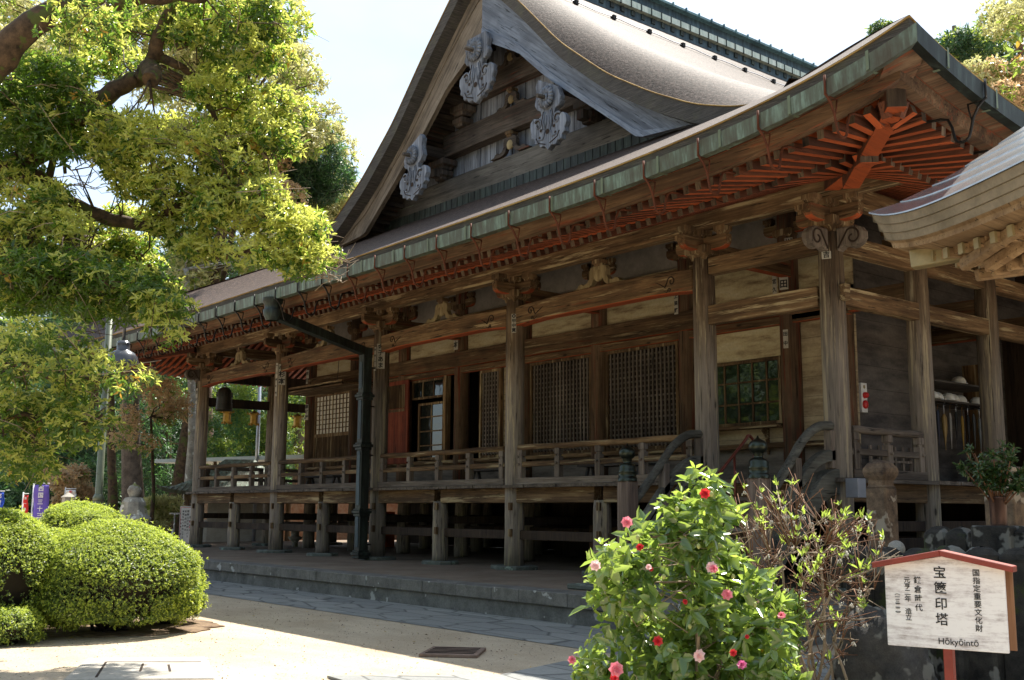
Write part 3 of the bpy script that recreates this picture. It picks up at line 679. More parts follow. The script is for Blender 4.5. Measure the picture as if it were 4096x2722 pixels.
eave('eave_lath', [(3.035,5.135),(3.062,5.135),(3.062,5.152),(3.035,5.152)], (wood('golden_lath', (.2,.11,.03), (.42,.26,.08), (.5,.34,.12), 'x'),)*2)
# hip rafters at the corners
for (cx, sx) in ((0, 1), (-19.9, -1)):
    for p, q, wd, ht in (((cx+sx*.2,-.2,5.30), (cx+sx*1.73,-1.73,4.98), .20, .20), ((cx+sx*1.0,-1.0,4.99), (cx+sx*2.62,-2.62,5.16), .20, .22)):
        mb = MB(); mb.cur = 1; mb.bar(q, p, wd, ht); mb.m[0] = 0
        mb.build('hip_rafter', [REND, RED], HALL, .006)
    mb = MB(); mb.bar((cx+sx*2.5,-2.5,5.36), (cx+sx*3.0,-3.0,5.48), .34, .10); mb.build('eave_board', KAYA, HALL)
# gutters in overlapping lengths, with hook brackets
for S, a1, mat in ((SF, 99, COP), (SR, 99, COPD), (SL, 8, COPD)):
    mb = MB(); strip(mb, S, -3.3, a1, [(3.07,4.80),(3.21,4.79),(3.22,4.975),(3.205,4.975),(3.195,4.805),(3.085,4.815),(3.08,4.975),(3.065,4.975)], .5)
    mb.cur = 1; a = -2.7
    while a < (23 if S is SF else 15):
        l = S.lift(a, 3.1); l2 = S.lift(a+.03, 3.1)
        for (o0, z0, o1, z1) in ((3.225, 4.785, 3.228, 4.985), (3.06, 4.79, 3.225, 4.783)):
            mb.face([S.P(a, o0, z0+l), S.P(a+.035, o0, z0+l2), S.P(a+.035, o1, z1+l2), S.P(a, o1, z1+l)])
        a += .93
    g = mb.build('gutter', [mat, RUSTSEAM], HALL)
for S, rg in ((SF, 26), (SR, 12)):
    for k in range(rg):
        a = -2.2 + .84*k if S is SF else -2.0+.95*k
        l = S.lift(a, 3.1); zz = l
        def q(o, z): return S.P(a, o, z+zz)
        mb = MB(); mb.tube([q(3.235,4.99), q(3.235,4.78)], .013, 6); mb.tube([q(3.235,4.78), q(3.04,4.775)], .010, 5)
        pts = [q(3.235,4.80), q(3.15,4.72), q(3.09,4.62), q(3.06,4.50)]
        for i in range(7):
            t = math.pi*(1+i/6); pts.append(q(2.965-.085*math.cos(t)*-1*-1, 4.47+.075*math.sin(t)))
        pts += [q(2.86,4.58), q(2.82,4.67), q(2.74,4.70), q(2.48,4.72)]
        mb.tube(pts, .015, 6); mb.tube([q(3.04,4.78), q(3.05,4.70), q(3.075,4.60)], .009, 5)
        mb.build('gutter_hook', RUST if S is SF and k < 12 else IRON, HALL)
# ------------------------------------------------------------------ bark roof
def zfront(x, y):
    t = max(0, min(1, (y+3.05)/5.95)); dip = -.09*math.sin(math.pi*t)
    return 5.16 + .52*(y+3.05) + dip + (lc(-y-x)+lc(-y+x+19.9))*(1-t**1.6)
PC = [(-1.7,7.63),(-2.9,8.25),(-3.83,8.77),(-4.86,9.40),(-5.98,10.15),(-7.35,11.2),(-8.67,12.35),(-9.95,13.3)]
VC = [(-1.7,7.56),(-2.07,7.50),(-2.6,7.57),(-3.52,7.88),(-4.53,8.41),(-5.62,9.09),(-6.96,10.18),(-8.24,11.53),(-9.1,12.35),(-9.95,13.15)]
def sm(C):
    xs = np.linspace(-11.5, 0, 1151); ys = np.interp(xs, [c[0] for c in C[::-1]], [c[1] for c in C[::-1]])
    k = 61; ys2 = np.convolve(np.pad(ys, k//2, mode='edge'), np.ones(k)/k, 'valid'); return lambda x: float(np.interp(x, xs, ys2))
PF, VF = sm(PC), sm(VC)
def mir(x): return x if x >= -9.95 else -19.9-x
def zside(x, y):
    x = mir(x)
    if x > -1.7:
        t = max(0, min(1, (3.05-x)/5.95)); return 5.16+.52*(3.05-x)-.05*math.sin(math.pi*t)+lc(x+y)*(1-t**1.6)
    s = max(0, min(1, (y-1.4)/1.1)); p = PF(x) if x < -1.9 else 7.63+.52*(-1.7-x); v = min(VF(x), p); return p-(p-v)*(1-s)**2
mb = MB(); xs = []
x = -22.95
while x < 3.05: xs.append(x); x += .12 if (x > -3.5 or x < -16.5) else .35
xs.append(3.05)
def ff(x, v):
    yt = min(2.9, -x, x+19.9); y = -3.05+v*(max(yt,-3.05)+3.05); return (x, y, zfront(x, y))
mb.grid(ff, xs, [i/24 for i in range(25)])
pent = mb.build('pent_roof', THATCH, HALL)
for side in (1, -1):
    def X(x): return x if side == 1 else -19.9-x
    mb = MB(); xs = list(np.linspace(3.05, -1.4, 34)); ys = [i/40 for i in range(41)]
    def fs_(x, v):
        y0 = -x; y = y0 + (20-y0)*v**1.8; return (X(x), y, zside(x, y))
    mb.grid(fs_, xs, ys)
    xs = list(np.linspace(-1.4, -9.95, 50)); yy = [1.4,1.45,1.55,1.65,1.8,2.0,2.2,2.4,2.6,3,4,6,8,10,13,16,20]
    mb.grid(lambda x, y: (X(x), y, zside(x, y)), xs, yy)
    mb.build('main_roof', THATCH, HALL)
    # thick verge edge
    mb = MB(); xs = list(np.linspace(-1.75, -9.95, 60))
    def th(x): return .36 if x < -2.6 else .12+.24*(-1.75-x)/.85
    P = []
    for x in xs: v = VF(x); P.append([(X(x),1.40,v),(X(x),1.43,v-th(x)),(X(x),2.0,v-th(x)-.02)])
    mb.add([p for r in P for p in r], [(i*3+j, (i+1)*3+j, (i+1)*3+j+1, i*3+j+1) for i in range(len(xs)-1) for j in range(2)])
    mb.build('roof_edge', TEDGE, HALL)
    mb = MB(); mb.tube([(X(x),1.392,VF(x)-.012) for x in xs], .012, 5); mb.build('eave_lath', bpy.data.materials['golden_lath'], HALL)
    # barge board
    low = lambda x: float(np.interp(x, [-9.95,-8.66,-7.7,-6.71,-5.9,-5.2,-3.40][::1], [11.33,10.60,9.72,8.97,8.35,7.80,7.66]))
    for (d0, d1, ya, yb, nm) in ((0, 1, 1.76, 1.86, 'barge_board'), (0, .26, 1.735, 1.758, 'barge_moulding'), (.80, 1, 1.742, 1.758, 'barge_moulding')):
        mb = MB(); xs2 = list(np.linspace(-9.95, -3.42, 40)); T = []; B = []
        for x in xs2:
            a = VF(x)-.36; b = min(low(x), a-.02); T.append((X(x), a+(b-a)*d0)); B.append((X(x), a+(b-a)*d1))
        vs = [(p[0], ya, p[1]) for p in T] + [(p[0], ya, p[1]) for p in B] + [(p[0], yb, p[1]) for p in T] + [(p[0], yb, p[1]) for p in B]
        n = len(xs2); fs = []
        for i in range(n-1): fs += [(i,i+1,n+i+1,n+i), (2*n+i,3*n+i,3*n+i+1,2*n+i+1), (i,2*n+i,2*n+i+1,i+1), (n+i,n+i+1,3*n+i+1,3*n+i)]
        fs += [(0,n,3*n,2*n), (n-1,3*n-1,4*n-1,2*n-1)]
        mb.add(vs, fs); o = mb.build(nm, WBAR[side], HALL if nm == 'barge_board' else bb)
        if nm == 'barge_board': bb = o
    # boarded soffit between verge and gable wall, verge purlins
    mb = MB(); mb.grid(lambda x, y: (X(x), y, min(VF(x),PF(x))-.42), list(np.linspace(-4.2,-9.95,30)), [1.86,2.95]); mb.build('gable_soffit', WGABD['y'], HALL)
    mb = MB(); x = -4.6
    while x > -9.9: z = VF(x)-.52; mb.box(X(x)-.045, X(x)+.045, 1.87, 2.9, z-.06, z+.04); x -= .26
    mb.build('gable_rafters', WGABD['y'], HALL)
GM = -9.95
# gable wall of vertical boards
mb = MB(); x = -14.9
while x < -5.0:
    wd = random.uniform(.17,.24); xm = mir(x+wd/2); zt = min(VF(xm), PF(xm))-.44; y = 2.86+random.uniform(-.02,.02)
    if zt > 8.0: mb.box(x, x+wd-.008, y, y+.05, 7.9, zt)
    x += wd
mb.build('gable_wall', WGAB['z'], HALL)
def gb(x0, x1, z0, z1, y0, y1, mat, nm='gable_beam'):
    mb = MB(); n = 12; top = [(x0+(x1-x0)*i/n, z1+.03*math.sin(math.pi*i/n)) for i in range(n+1)]; bot = [(x0+(x1-x0)*i/n, z0+.03*math.sin(math.pi*i/n)) for i in range(n+1)]
    mb.prism(bot+top[::-1], (0,y0,0), (1,0,0), (0,0,1), (0,y1-y0,0)); return mb.build(nm, mat, HALL, .015)
SILLM = wood('sill_wood_patina', (.06,.055,.05), (.16,.145,.125), (.27,.25,.225), 'x', pale=(.30,.42,.30), palet=.66)
gb(-14.9, -5.0, 8.26, 8.84, 2.62, 2.82, SILLM); gb(-12.5, -7.4, 9.40, 9.95, 2.56, 2.84, WGABD['x']); gb(-11.7, -8.2, 10.52, 10.98, 2.58, 2.84, WGABD['x'])
mb = MB(); mb.box(-15.5,-4.4,2.55,2.62,7.98,8.29); x = -15.4
while x < -4.4: mb.box(x, x+.016, 2.54, 2.55, 7.98, 8.29); x += .22
mb.build('gable_flashing', COPD, HALL)
for xx in (-12.55, -7.35):
    mb = MB(); block(mb, xx, 2.6, 8.86, .42, .22, .36); block(mb, xx, 2.6, 9.1, .62, .24, .42); mb.box(xx-.1,xx+.1,2.3,2.84,8.9,9.1); o = mb.build('gable_bracket', WGABD['z'], HALL, .01)
    mb = MB(); mb.box(xx-.12, xx+.12, 1.9, 2.8, 9.36, 9.62); mb.build('gable_purlin', WGABD['y'], HALL, .01)
for xx in (-11.75, -8.15):
    mb = MB(); block(mb, xx, 2.6, 9.98, .38, .2, .36); block(mb, xx, 2.6, 10.25, .5, .24, .42); o = mb.build('gable_bracket', WGABD['z'], HALL, .01)
    mb = MB(); mb.box(xx-.1, xx+.1, 1.9, 2.8, 10.5, 10.72); mb.build('gable_purlin', WGABD['y'], HALL, .01)
froglegs(GM, 2.62, 8.88, .95, mat=WGABD['x']); froglegs(GM, 2.64, 9.97, .85, mat=WGABD['x']); froglegs(GM, 2.6, 10.98, .8, mat=WGABD['x'])
mb = MB(); mb.box(GM-.12, GM+.12, 2.6, 2.84, 10.98, 12.2); mb.build('gable_post', WGABD['z'], HALL, .01)
# pendant ornaments with a chrysanthemum boss
def pendant(x, z, s, skew=0):
    y = 1.60; O = empty  # noqa
    half = [(0,0),(.30,.0),(.40,-.22),(.36,-.40),(.42,-.52),(.34,-.66),(.24,-.70),(.20,-.82),(.30,-.90),(.46,-.86),(.56,-.96),(.58,-1.12),(.52,-1.26),(.54,-1.36),(.44,-1.42),(.42,-1.54),(.30,-1.56),(.24,-1.66),(.12,-1.64),(0,-1.76)]
    def sk(a, b): return (a*s*1.2, b*s + skew*a*s*(1 if b > -.5 else .2))
    pl = [sk(a, b) for a, b in half] + [sk(-a, b) for a, b in half[::-1][1:-1]]
    mb = MB(); mb.prism(pl, (x, y, z), (1,0,0), (0,0,1), (0,.13,0)); o = mb.build('pendant_ornament', WGAB['z'], HALL, .02)
    mb = MB(); c = Vector((x, y, z-.40*s)); R = .29*s
    for i in range(16):
        t = 2*math.pi*i/16; d = Vector((math.cos(t),0,math.sin(t))); mb.tube([c+d*R*.28-Vector((0,.05,0)), c+d*R*.65-Vector((0,.075,0)), c+d*R*.95-Vector((0,.03,0))], [.022*s,.045*s,.052*s], 7)
    mb.lathe([(.001,.10),(R*.3,.09),(R*.34,.05),(R*.98,.0)], c, 20, (0,-1,0)); mb.build('flower_boss', WGAB['z'], o)
    mb = MB(); mb.tube([c, c+Vector((-.02,-.34*s,-.01))], [.065*s,.055*s], 7); mb.build('wooden_peg', WG['y'], o)
    mb = MB()
    for sg in (-1, 1):
        pts = []
        for i in range(20):
            t = .6+i/19*6.2; rr = .17*s*(1-i/24); pts.append(Vector((x+sg*(.36*s-rr*math.cos(t)*-1*.9), y-.005, z-1.03*s+rr*math.sin(t))))
        mb.tube(pts, .028*s, 6)
        mb.tube([(x+sg*.10*s,y,z-.75*s),(x+sg*.16*s,y-.01,z-1.0*s),(x+sg*.10*s,y-.01,z-1.25*s),(x+sg*.18*s,y,z-1.45*s),(x+sg*.34*s,y,z-1.42*s)], .026*s, 6)
        mb.tube([(x+sg*.04*s,y,z-.85*s),(x+sg*.05*s,y-.01,z-1.05*s),(x+sg*.09*s,y-.005,z-1.2*s)], .02*s, 6)
    mb.build('scroll_relief', WGAB['z'], o)
    mb = MB()
    for sg in (-1, 1):
        pts = []
        for i in range(20):
            t = .6+i/19*6.2; rr = .125*s*(1-i/24); pts.append(Vector((x+sg*(.36*s+rr*math.cos(t)*.9), y-.012, z-1.03*s+rr*math.sin(t))))
        mb.tube(pts, .016*s, 5)
        mb.tube([(x+sg*.44*s,y-.004,z-1.36*s),(x+sg*.36*s,y-.004,z-1.5*s),(x+sg*.22*s,y-.004,z-1.55*s),(x+sg*.08*s,y-.004,z-1.6*s)], .013*s, 5)
        mb.tube([(x+sg*.16*s,y-.004,z-.72*s),(x+sg*.22*s,y-.004,z-.95*s),(x+sg*.17*s,y-.004,z-1.2*s)], .012*s, 5)
    mb.build('carved_line', GROOVE, o)
    mb = MB()
    for a, b, r_ in ((0,-1.28,.07),(.25,-1.2,.045),(-.25,-1.2,.045),(.3,-1.38,.04),(-.3,-1.38,.04)): mb.lathe([(.001,.012),(r_*s,.010)], (x+a*s, y, z+b*s), 10, (0,-1,0))
    mb.build('pierced_hole', GROOVE, o)
pendant(GM, 11.40, .90); pendant(-7.55, 9.55, .80, -.62); pendant(-12.35, 9.55, .80, .62)
# ridge
mb = MB(); mb.box(-10.3,-9.6,1.7,20,12.9,13.28); r_ = mb.build('ridge', COPR, HALL, .01)
mb = MB(); mb.box(-10.42,-9.48,1.6,20,13.28,13.44); y = 1.7
mb.cur = 1
while y < 20: mb.box(-9.50,-9.46,y,y+.02,13.26,13.45); mb.box(-9.62,-9.57,y+.12,y+.24,13.12,13.26); y += .36
mb.build('ridge_band', [COPW, COPD], r_)
mb = MB(); mb.box(-10.2,-9.7,1.7,20,13.44,13.80); mb.build('ridge_body', COPR, r_)
mb = MB(); mb.prism([(-.42,0),(.42,0),(.42,.06),(.2,.16),(-.2,.16),(-.42,.06)], (-9.95,1.5,13.80), (1,0,0), (0,0,1), (0,18.5,0)); y = 1.6
while y < 20: mb.box(-9.55,-9.50,y,y+.03,13.78,13.9); mb.box(-9.96,-9.94,y,y+.02,13.96,14.04); y += .5
mb.build('ridge_cap', COPB, r_)
mb = MB(); mb.prism([(-.6,0),(.6,0),(.55,.5),(.35,.9),(.1,1.3),(-.1,1.3),(-.35,.9),(-.55,.5)], (-9.95,1.45,12.9), (1,0,0), (0,0,1), (0,.22,0)); mb.build('ridge_end_tile', COPR, HALL, .03)
# lightning conductor on the bark
mb = MB(); pts = [(-8.05, y, zside(-8.05,y)+.05+.012*math.sin(y*5)) for y in np.linspace(2.2, 17, 60)]; mb.tube(pts, .012, 5); o = mb.build('lightning_cable', GALV, HALL)
mb = MB()
for y in np.linspace(2.8, 16.5, 13): z = zside(-8.05,y); mb.box(-8.1,-8.0,y,y+.09,z-.01,z+.09)
mb.build('cable_clip', IRON, o)
# ------------------------------------------------------------------ downpipe with ornamental rings
mb = MB(); px, py = -10.9, -.45
mb.box(px-.10, px+.10, py-.10, py+.10, .02, 4.12); dp = mb.build('downpipe', COPD, HALL, .01)
mb = MB(); mb.bar((-9.85,-3.14,4.56), (-10.9,-.5,4.22), .17, .17); mb.lathe([(.11,0),(.16,.10),(.17,.20),(.14,.22),(.15,.30),(.19,.34),(.19,.42)], (-9.83,-3.14,4.42), 16); mb.bar((px,py,4.30),(px,py,4.08),.21,.21)
mb.build('spout', COPD, dp, .01)
for z in (3.30, 2.28, .95, .12):
    mb = MB(); mb.bar((px,py,z-.03),(px,py,z+.03),.30,.30); mb.bar((px,py,z+.03),(px,py,z+.07),.25,.25); mb.bar((px,py,z-.09),(px,py,z-.03),.25,.25); mb.build('pipe_collar', COPD, dp, .008)
mb = MB()
for z0, z1 in ((3.45,3.95),(2.42,3.18),(1.08,2.12),(.25,.82)):
    mb.box(px-.055,px+.055,py-.112,py-.1,z0,z1); mb.lathe([(.001,.013),(.055,.012)], (px,py-.1,z1), 12, (0,-1,0))
mb.build('pipe_panel', COPR, dp)
mb = MB()
for z in (3.9, 3.1, 2.1, 1.0, .3): mb.tube([(px,py+.1,z),(-11.0,-.12,z)], .014, 6)
mb.build('pipe_stay', IRON, dp)
# ------------------------------------------------------------------ stairs
mb = MB(); nst = 7
for i in range(nst):
    z = 1.385-(i+1)*.198; y = -.27-i*.215
    mb.box(-2.10, -.10, y-.255, y+.02, z-.05, z); mb.box(-2.08,-.12,y-.03,y,z-.198,z-.052)
st = mb.build('staircase', WG['x'], HALL, .01)
mb = MB(); mb.box(-2.6, 1.2, -2.25, -1.72, -.0, .02); 
def yz(pts, x, th, nm, mat, h):
    """curved board in the yz plane: top line pts, depth h"""
    n = len(pts); mb = MB(); pl = pts + [(a-h[1]*0, b-h[0]) for a, b in pts[::-1]]
    mb.prism(pl, (x-th/2,0,0), (0,1,0), (0,0,1), (th,0,0)); return mb.build(nm, mat, st, .012)
def smooth_pts(P, k=5):
    out = []
    for i in range(len(P)-1):
        p0 = P[max(i-1,0)]; p1 = P[i]; p2 = P[i+1]; p3 = P[min(i+2,len(P)-1)]
        for j in range(k):
            t = j/k; out.append(tuple(.5*((2*b)+(-a+c)*t+(2*a-5*b+4*c-d)*t*t+(-a+3*b-3*c+d)*t**3) for a,b,c,d in zip(p0,p1,p2,p3)))
    out.append(P[-1]); return out
for x in (-2.2, 0.0):
    xx = x-.0 if x else x
    R1 = smooth_pts([(xx,-.14,2.10),(xx,-.36,2.09),(xx,-.56,2.02),(xx,-.78,1.87),(xx,-1.0,1.64),(xx,-1.22,1.42),(xx,-1.45,1.20),(xx,-1.56,1.10)])
    mb = MB(); mb.tube(R1, .06, 10); mb.build('handrail', WS, st)
    yz(smooth_pts([(-.03,1.81),(-.34,1.77),(-.58,1.67),(-.80,1.49),(-1.05,1.27),(-1.30,1.01),(-1.58,.73)]), xx, .12, 'stair_middle_rail', WS, (.15,0))
    yz(smooth_pts([(-.01,1.55),(-.27,1.53),(-.48,1.44),(-.73,1.22),(-1.16,.84),(-1.56,.47)]), xx, .19, 'stringer', WS, (.33,0))
    for (y, z0, z1) in ((-.17,1.55,2.04),(-.93,1.05,1.66)):
        mb = MB(); mb.box(xx-.06,xx+.06,y-.06,y+.06,z0,z1); mb.build('rail_post', WG['z'], st, .008)
    mb = MB(); mb.box(xx-.105,xx+.105,-1.76,-1.55,-.01,1.40); nw = mb.build('newel_post', wood('newel_wood', (.06,.04,.032), (.17,.125,.10), (.27,.21,.17), 'z', bump=.7) if x else bpy.data.materials['newel_wood'], st, .012)
    prof = [(.135,0),(.135,.05),(.125,.055),(.125,.11),(.128,.115),(.128,.14),(.12,.15),(.118,.20),(.095,.235),(.060,.245),(.055,.27),(.068,.28),(.062,.30),(.085,.315),(.108,.345),(.115,.38),(.108,.415),(.085,.445),(.05,.465),(.022,.478),(.008,.51),(.001,.51)]
    mb = MB(); mb.lathe([(r*.98,h) for r,h in prof], (xx,-1.655,1.395), 28); mb.build('bronze_finial', BRONZE, nw)
mb = MB(); mb.tube(smooth_pts([(-1.1,-.33,1.40),(-1.1,-.33,1.88),(-1.1,-.38,1.99),(-1.1,-.46,2.01),(-1.1,-.55,1.92),(-1.1,-1.12,1.45),(-1.1,-1.75,.94),(-1.1,-1.78,.10)],4), .022, 8); mb.tube([(-1.1,-.75,.9),(-1.1,-.75,1.74)], .018, 7)
mb.build('metal_handrail', plain('brown_enamel_rail', (.16,.045,.03), .3, .3), st)
mb = MB(); mb.box(-2.5, .4, -2.5, -1.5, -.01, .06); mb.build('landing_stone', BASE, HALL, .015)
# drip box at the deck corner
mb = MB(); mb.box(.27,.45,-.28,-.10,1.18,1.42); mb.build('corner_cap', plain('grey_tin', (.25,.27,.32), .5, .4), HALL, .006)

# ------------------------------------------------------------------ lettering
def text_obj(name, items, o, ex, ey, mat, parent, thick=.0015, bold=0, lift=.003):
    """items: (string, x, y, size); o, ex, ey place the text plane"""
    ex = Vector(ex).normalized(); ey = Vector(ey).normalized(); n = ex.cross(ey); V = []; Fc = []
    for (s_, x, y, size) in items:
        cu = bpy.data.curves.new('t', 'FONT'); cu.body = s_; cu.size = size; cu.align_x = 'CENTER'; cu.align_y = 'CENTER'; cu.offset = bold*size; cu.resolution_u = 3
        ob = bpy.data.objects.new('t', cu); sc.collection.objects.link(ob); dg = bpy.context.evaluated_depsgraph_get(); me = ob.evaluated_get(dg).to_mesh()
        b = len(V)
        for v in me.vertices: V.append(Vector(o)+ex*(x+v.co.x)+ey*(y+v.co.y)+n*lift)
        Fc += [tuple(i+b for i in p.vertices) for p in me.polygons]
        ob.evaluated_get(dg).to_mesh_clear(); bpy.data.objects.remove(ob); bpy.data.curves.remove(cu)
    me = bpy.data.meshes.new(name); me.from_pydata([tuple(v) for v in V], [], Fc); return link(name, me, mat, parent)
PAPW = plain('old_paper_slip', (.50,.47,.40), .85, 0, .2, .3)
def slip(c, nrm, wd, ht, chars, dark=False, size=None):
    nrm = Vector(nrm).normalized(); ex = Vector((0,0,1)).cross(nrm).normalized(); c = Vector(c)
    mb = MB(); mb.bar(c-Vector((0,0,ht/2)), c+Vector((0,0,ht/2)), wd, .004, nrm); p = mb.build('paper_slip', PAPW, HALL)
    k = len(chars); sz = size or min(wd*.95, ht/k*.92)
    text_obj('lettering', [(ch, 0, ht/2-(i+.5)*ht/k, sz) for i, ch in enumerate(chars)], c+nrm*.004, ex, (0,0,1), BLACK, p, bold=.03)
nc = lambda x: Vector((CAM.x-x, CAM.y, 0)).normalized()
def colslip(x, z, wd, ht, chars, y=0, r=.168, da=0):
    d = Vector((CAM.x-x, CAM.y-y, 0)).normalized(); d.rotate(Matrix.Rotation(da, 3, 'Z')); slip(Vector((x,y,z))+d*(r+.012), d, wd, ht, chars)
colslip(-15.4, 4.17, .17, .50, '心杉本'); colslip(-11.0, 4.15, .17, .52, '金子あま', da=-.1); colslip(-6.6, 4.28, .085, .34, '◎甲中貫', da=-.15)
colslip(-19.9, 4.0, .10, .42, '吉村', da=-1.1); slip((-11.05,1.965,4.72), (0,-1,0), .16, .42, '山本'); slip((-2.22,1.965,4.78), (.2,-1,0), .15, .52, '巴浜田'); slip((-2.42,1.99,4.68), (-.1,-1,0), .09, .40, '巴宮久')
slip((-4.53,1.97,4.62), (0,-1,0), .09, .38, '上栗野'); slip((-2.1,1.965,5.2), (.3,-1,0), .13, .30, '川村'); slip((-2.22,1.965,3.72),(.3,-1,0), .08, .30, '田中'); slip((-17.7,1.965,3.55),(.3,-1,0),.12,.42,'高村屋'); slip((-17.72,1.965,4.5),(.3,-1,0),.1,.36,'吉田')
slip((.06,-.186,4.35), (.45,-1,0), .12, .10, '吉'); colslip(-15.4, 4.05, .06, .8, '第三番札所', da=-.75); colslip(-11.0, 4.1, .05, .5, '西国一番', da=-.8)

# ------------------------------------------------------------------ things hanging and standing at the hall
bell = empty('bronze_bell', (-18.55, 0, 3.53), 'dark bronze temple bell hanging under the head beam at the far left veranda bay', 'bell')
mb = MB(); c = (-18.55, 0, 3.53)
mb.lathe([(.001,.02),(.19,.02),(.215,0),(.225,.03),(.215,.06),(.21,.12),(.205,.17),(.20,.2),(.198,.36),(.19,.44),(.17,.52),(.13,.58),(.07,.61),(.001,.62)], c, 24); bo = mb.build('bell_body', BELLM, bell)
mb = MB()
for a in range(16):
    for k in range(3):
        t = 2*math.pi*a/16; mb.lathe([(.012,0),(.010,.02),(.001,.022)], (c[0]+.196*math.cos(t), c[1]+.196*math.sin(t), c[2]+.38+k*.04), 6, (math.cos(t), math.sin(t), 0))
for z in (.10,.19,.36): mb.tube([(c[0]+.208*math.cos(t*math.pi/12), c[1]+.208*math.sin(t*math.pi/12), c[2]+z) for t in range(25)], .007, 5)
mb.build('boss_row', BELLM, bo)
mb = MB(); mb.tube([(c[0]-.05,0,c[2]+.6),(c[0]-.05,0,c[2]+.72),(c[0]+.05,0,c[2]+.72),(c[0]+.05,0,c[2]+.6)], .014, 6); mb.tube([(c[0],0,c[2]+.7),(c[0],0,c[2]+.80)], .016, 6); mb.build('hanger', IRON, bell)
proto = None
for i, (y, lab) in enumerate(((.72, 'gilt hexagonal lantern partly hidden just below the bronze bell'), (1.53, 'middle gilt hanging lantern left of the thin white pole'), (2.88, 'gilt hanging lantern nearest the paper screen, right of the second pillar'))):
    z = 3.30
    if proto is None:
        L = empty('hanging_lantern', (-19.9, y, z), lab, 'lantern', 'gilt lanterns hanging from the side beam'); proto = L
        mb = MB(); mb.lathe([(.12,0),(.12,.03),(.105,.035),(.105,.25),(.12,.255),(.12,.27)], (-19.9,y,z+.03), 6, smooth=False); mb.build('lantern_body', GOLD, L)
        mb = MB(); mb.lathe([(.16,.0),(.165,.02),(.09,.06),(.04,.09),(.03,.11),(.001,.12)], (-19.9,y,z+.30), 6, smooth=False)
        for a in range(6):
            t = math.pi*a/3; d = Vector((math.cos(t), math.sin(t), 0)); p = Vector((-19.9,y,z+.31)); mb.tube([p+d*.14, p+d*.18+Vector((0,0,.01)), p+d*.19+Vector((0,0,.04)), p+d*.165+Vector((0,0,.05))], .018, 6)
        mb.build('lantern_roof', GOLD, L)
        mb = MB()
        for a in range(6):
            t = math.pi*a/3; mb.lathe([(.001,-.02),(.03,-.01),(.03,.02),(.02,.04)], (-19.9+.12*math.cos(t), y+.12*math.sin(t), z+.01), 8)
        mb.build('lantern_feet', GOLD, L)
        mb = MB(); mb.tube([(-19.9,y,z+.41),(-19.9,y,z+.46)], .008, 5); mb.build('chain', IRON, L)
    else:
        L = proto.copy(); sc.collection.objects.link(L); L.location = (-19.9, y, z); L['label'] = lab
        for ch in proto.children:
            q = ch.copy(); sc.collection.objects.link(q); q.parent = L; q.matrix_parent_inverse = ch.matrix_parent_inverse.copy()
# alarm box
al = empty('fire_alarm_box', (-1.14, 2.36, 2.5), 'white fire alarm panel with red bell and button on the dark side wall', 'alarm')
AL0 = (-1.05, 2.62)
mb = MB(); mb.box(-1.158,-1.10,2.29,2.44,2.50,2.95); mb.build('panel_box', WHITE, al, .006)
mb = MB(); mb.lathe([(.065,0),(.065,.02),(.04,.035),(.001,.04)], (-1.10,2.365,2.62), 16, (1,0,0)); mb.build('push_button', REDPL, al)
mb = MB(); mb.lathe([(.05,0),(.045,.04),(.03,.06),(.001,.065)], (-1.10,2.365,2.76), 14, (1,0,0)); mb.build('warning_lamp', REDPL, al)
mb = MB(); mb.lathe([(.03,0),(.001,.005)], (-1.10,2.365,2.89), 12, (1,0,0)); mb.build('emblem', GOLDP, al)
# shelf with helmets and umbrellas
sh = empty('storage_shelf', (-1.7, 5.6, 1.44), 'dark wooden storage shelf against the side wall holding helmets and umbrellas', 'shelf')
mb = MB()
for z in (2.90, 3.23): mb.box(-2.0,-1.35,4.5,7.0,z-.03,z)
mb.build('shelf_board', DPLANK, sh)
mb = MB(); mb.box(-2.0,-1.35,4.46,4.5,1.44,3.7); mb.build('shelf_side', W_['z'], sh); mb = MB(); mb.box(-2.0,-1.35,7.0,7.04,1.44,3.7); mb.build('shelf_side', W_['z'], sh)
mb = MB(); mb.tube([(-1.45,4.5,2.84),(-1.45,7.0,2.84)], .015, 6); mb.build('hanging_rail', IRON, sh)
hp = None
HL = [(4.72,3.23,'single white safety helmet at the left end of the top shelf'),(5.95,3.23,'white safety helmet with red mark alone on the upper shelf')]
HL += [(4.68+.26*i,2.90,'white safety helmet in the row on the lower shelf, %s' % s_) for i, s_ in enumerate(('leftmost of the row','next to the leftmost','third from the left','fourth from the left','fifth from the left','beside the right end gap'))] + [(6.5,2.90,'white safety helmet apart at the right end of the lower shelf')]
for y, z, lab in HL:
    if hp is None:
        hp = empty('safety_helmet', (-1.5,y,z), lab, 'helmet', 'white helmets stored on the shelf')
        mb = MB(); mb.lathe([(.115,0),(.112,.05),(.09,.10),(.05,.13),(.001,.14)], (-1.5,y,z+.01), 16, sx=1.15); mb.build('shell', WHITE, hp)
        mb = MB(); mb.lathe([(.112,.0),(.14,-.004),(.14,.004),(.112,.012)], (-1.5,y,z+.012), 16, sx=1.15); mb.build('brim', WHITE, hp)
    else:
        q = hp.copy(); sc.collection.objects.link(q); q.location = (-1.5+random.uniform(-.04,.04),y,z); q['label'] = lab; q.rotation_euler = (0,0,random.uniform(-.5,.5))
        for ch in hp.children: c = ch.copy(); sc.collection.objects.link(c); c.parent = q; c.matrix_parent_inverse = ch.matrix_parent_inverse.copy()
        q.rotation_euler = (0,0,0)
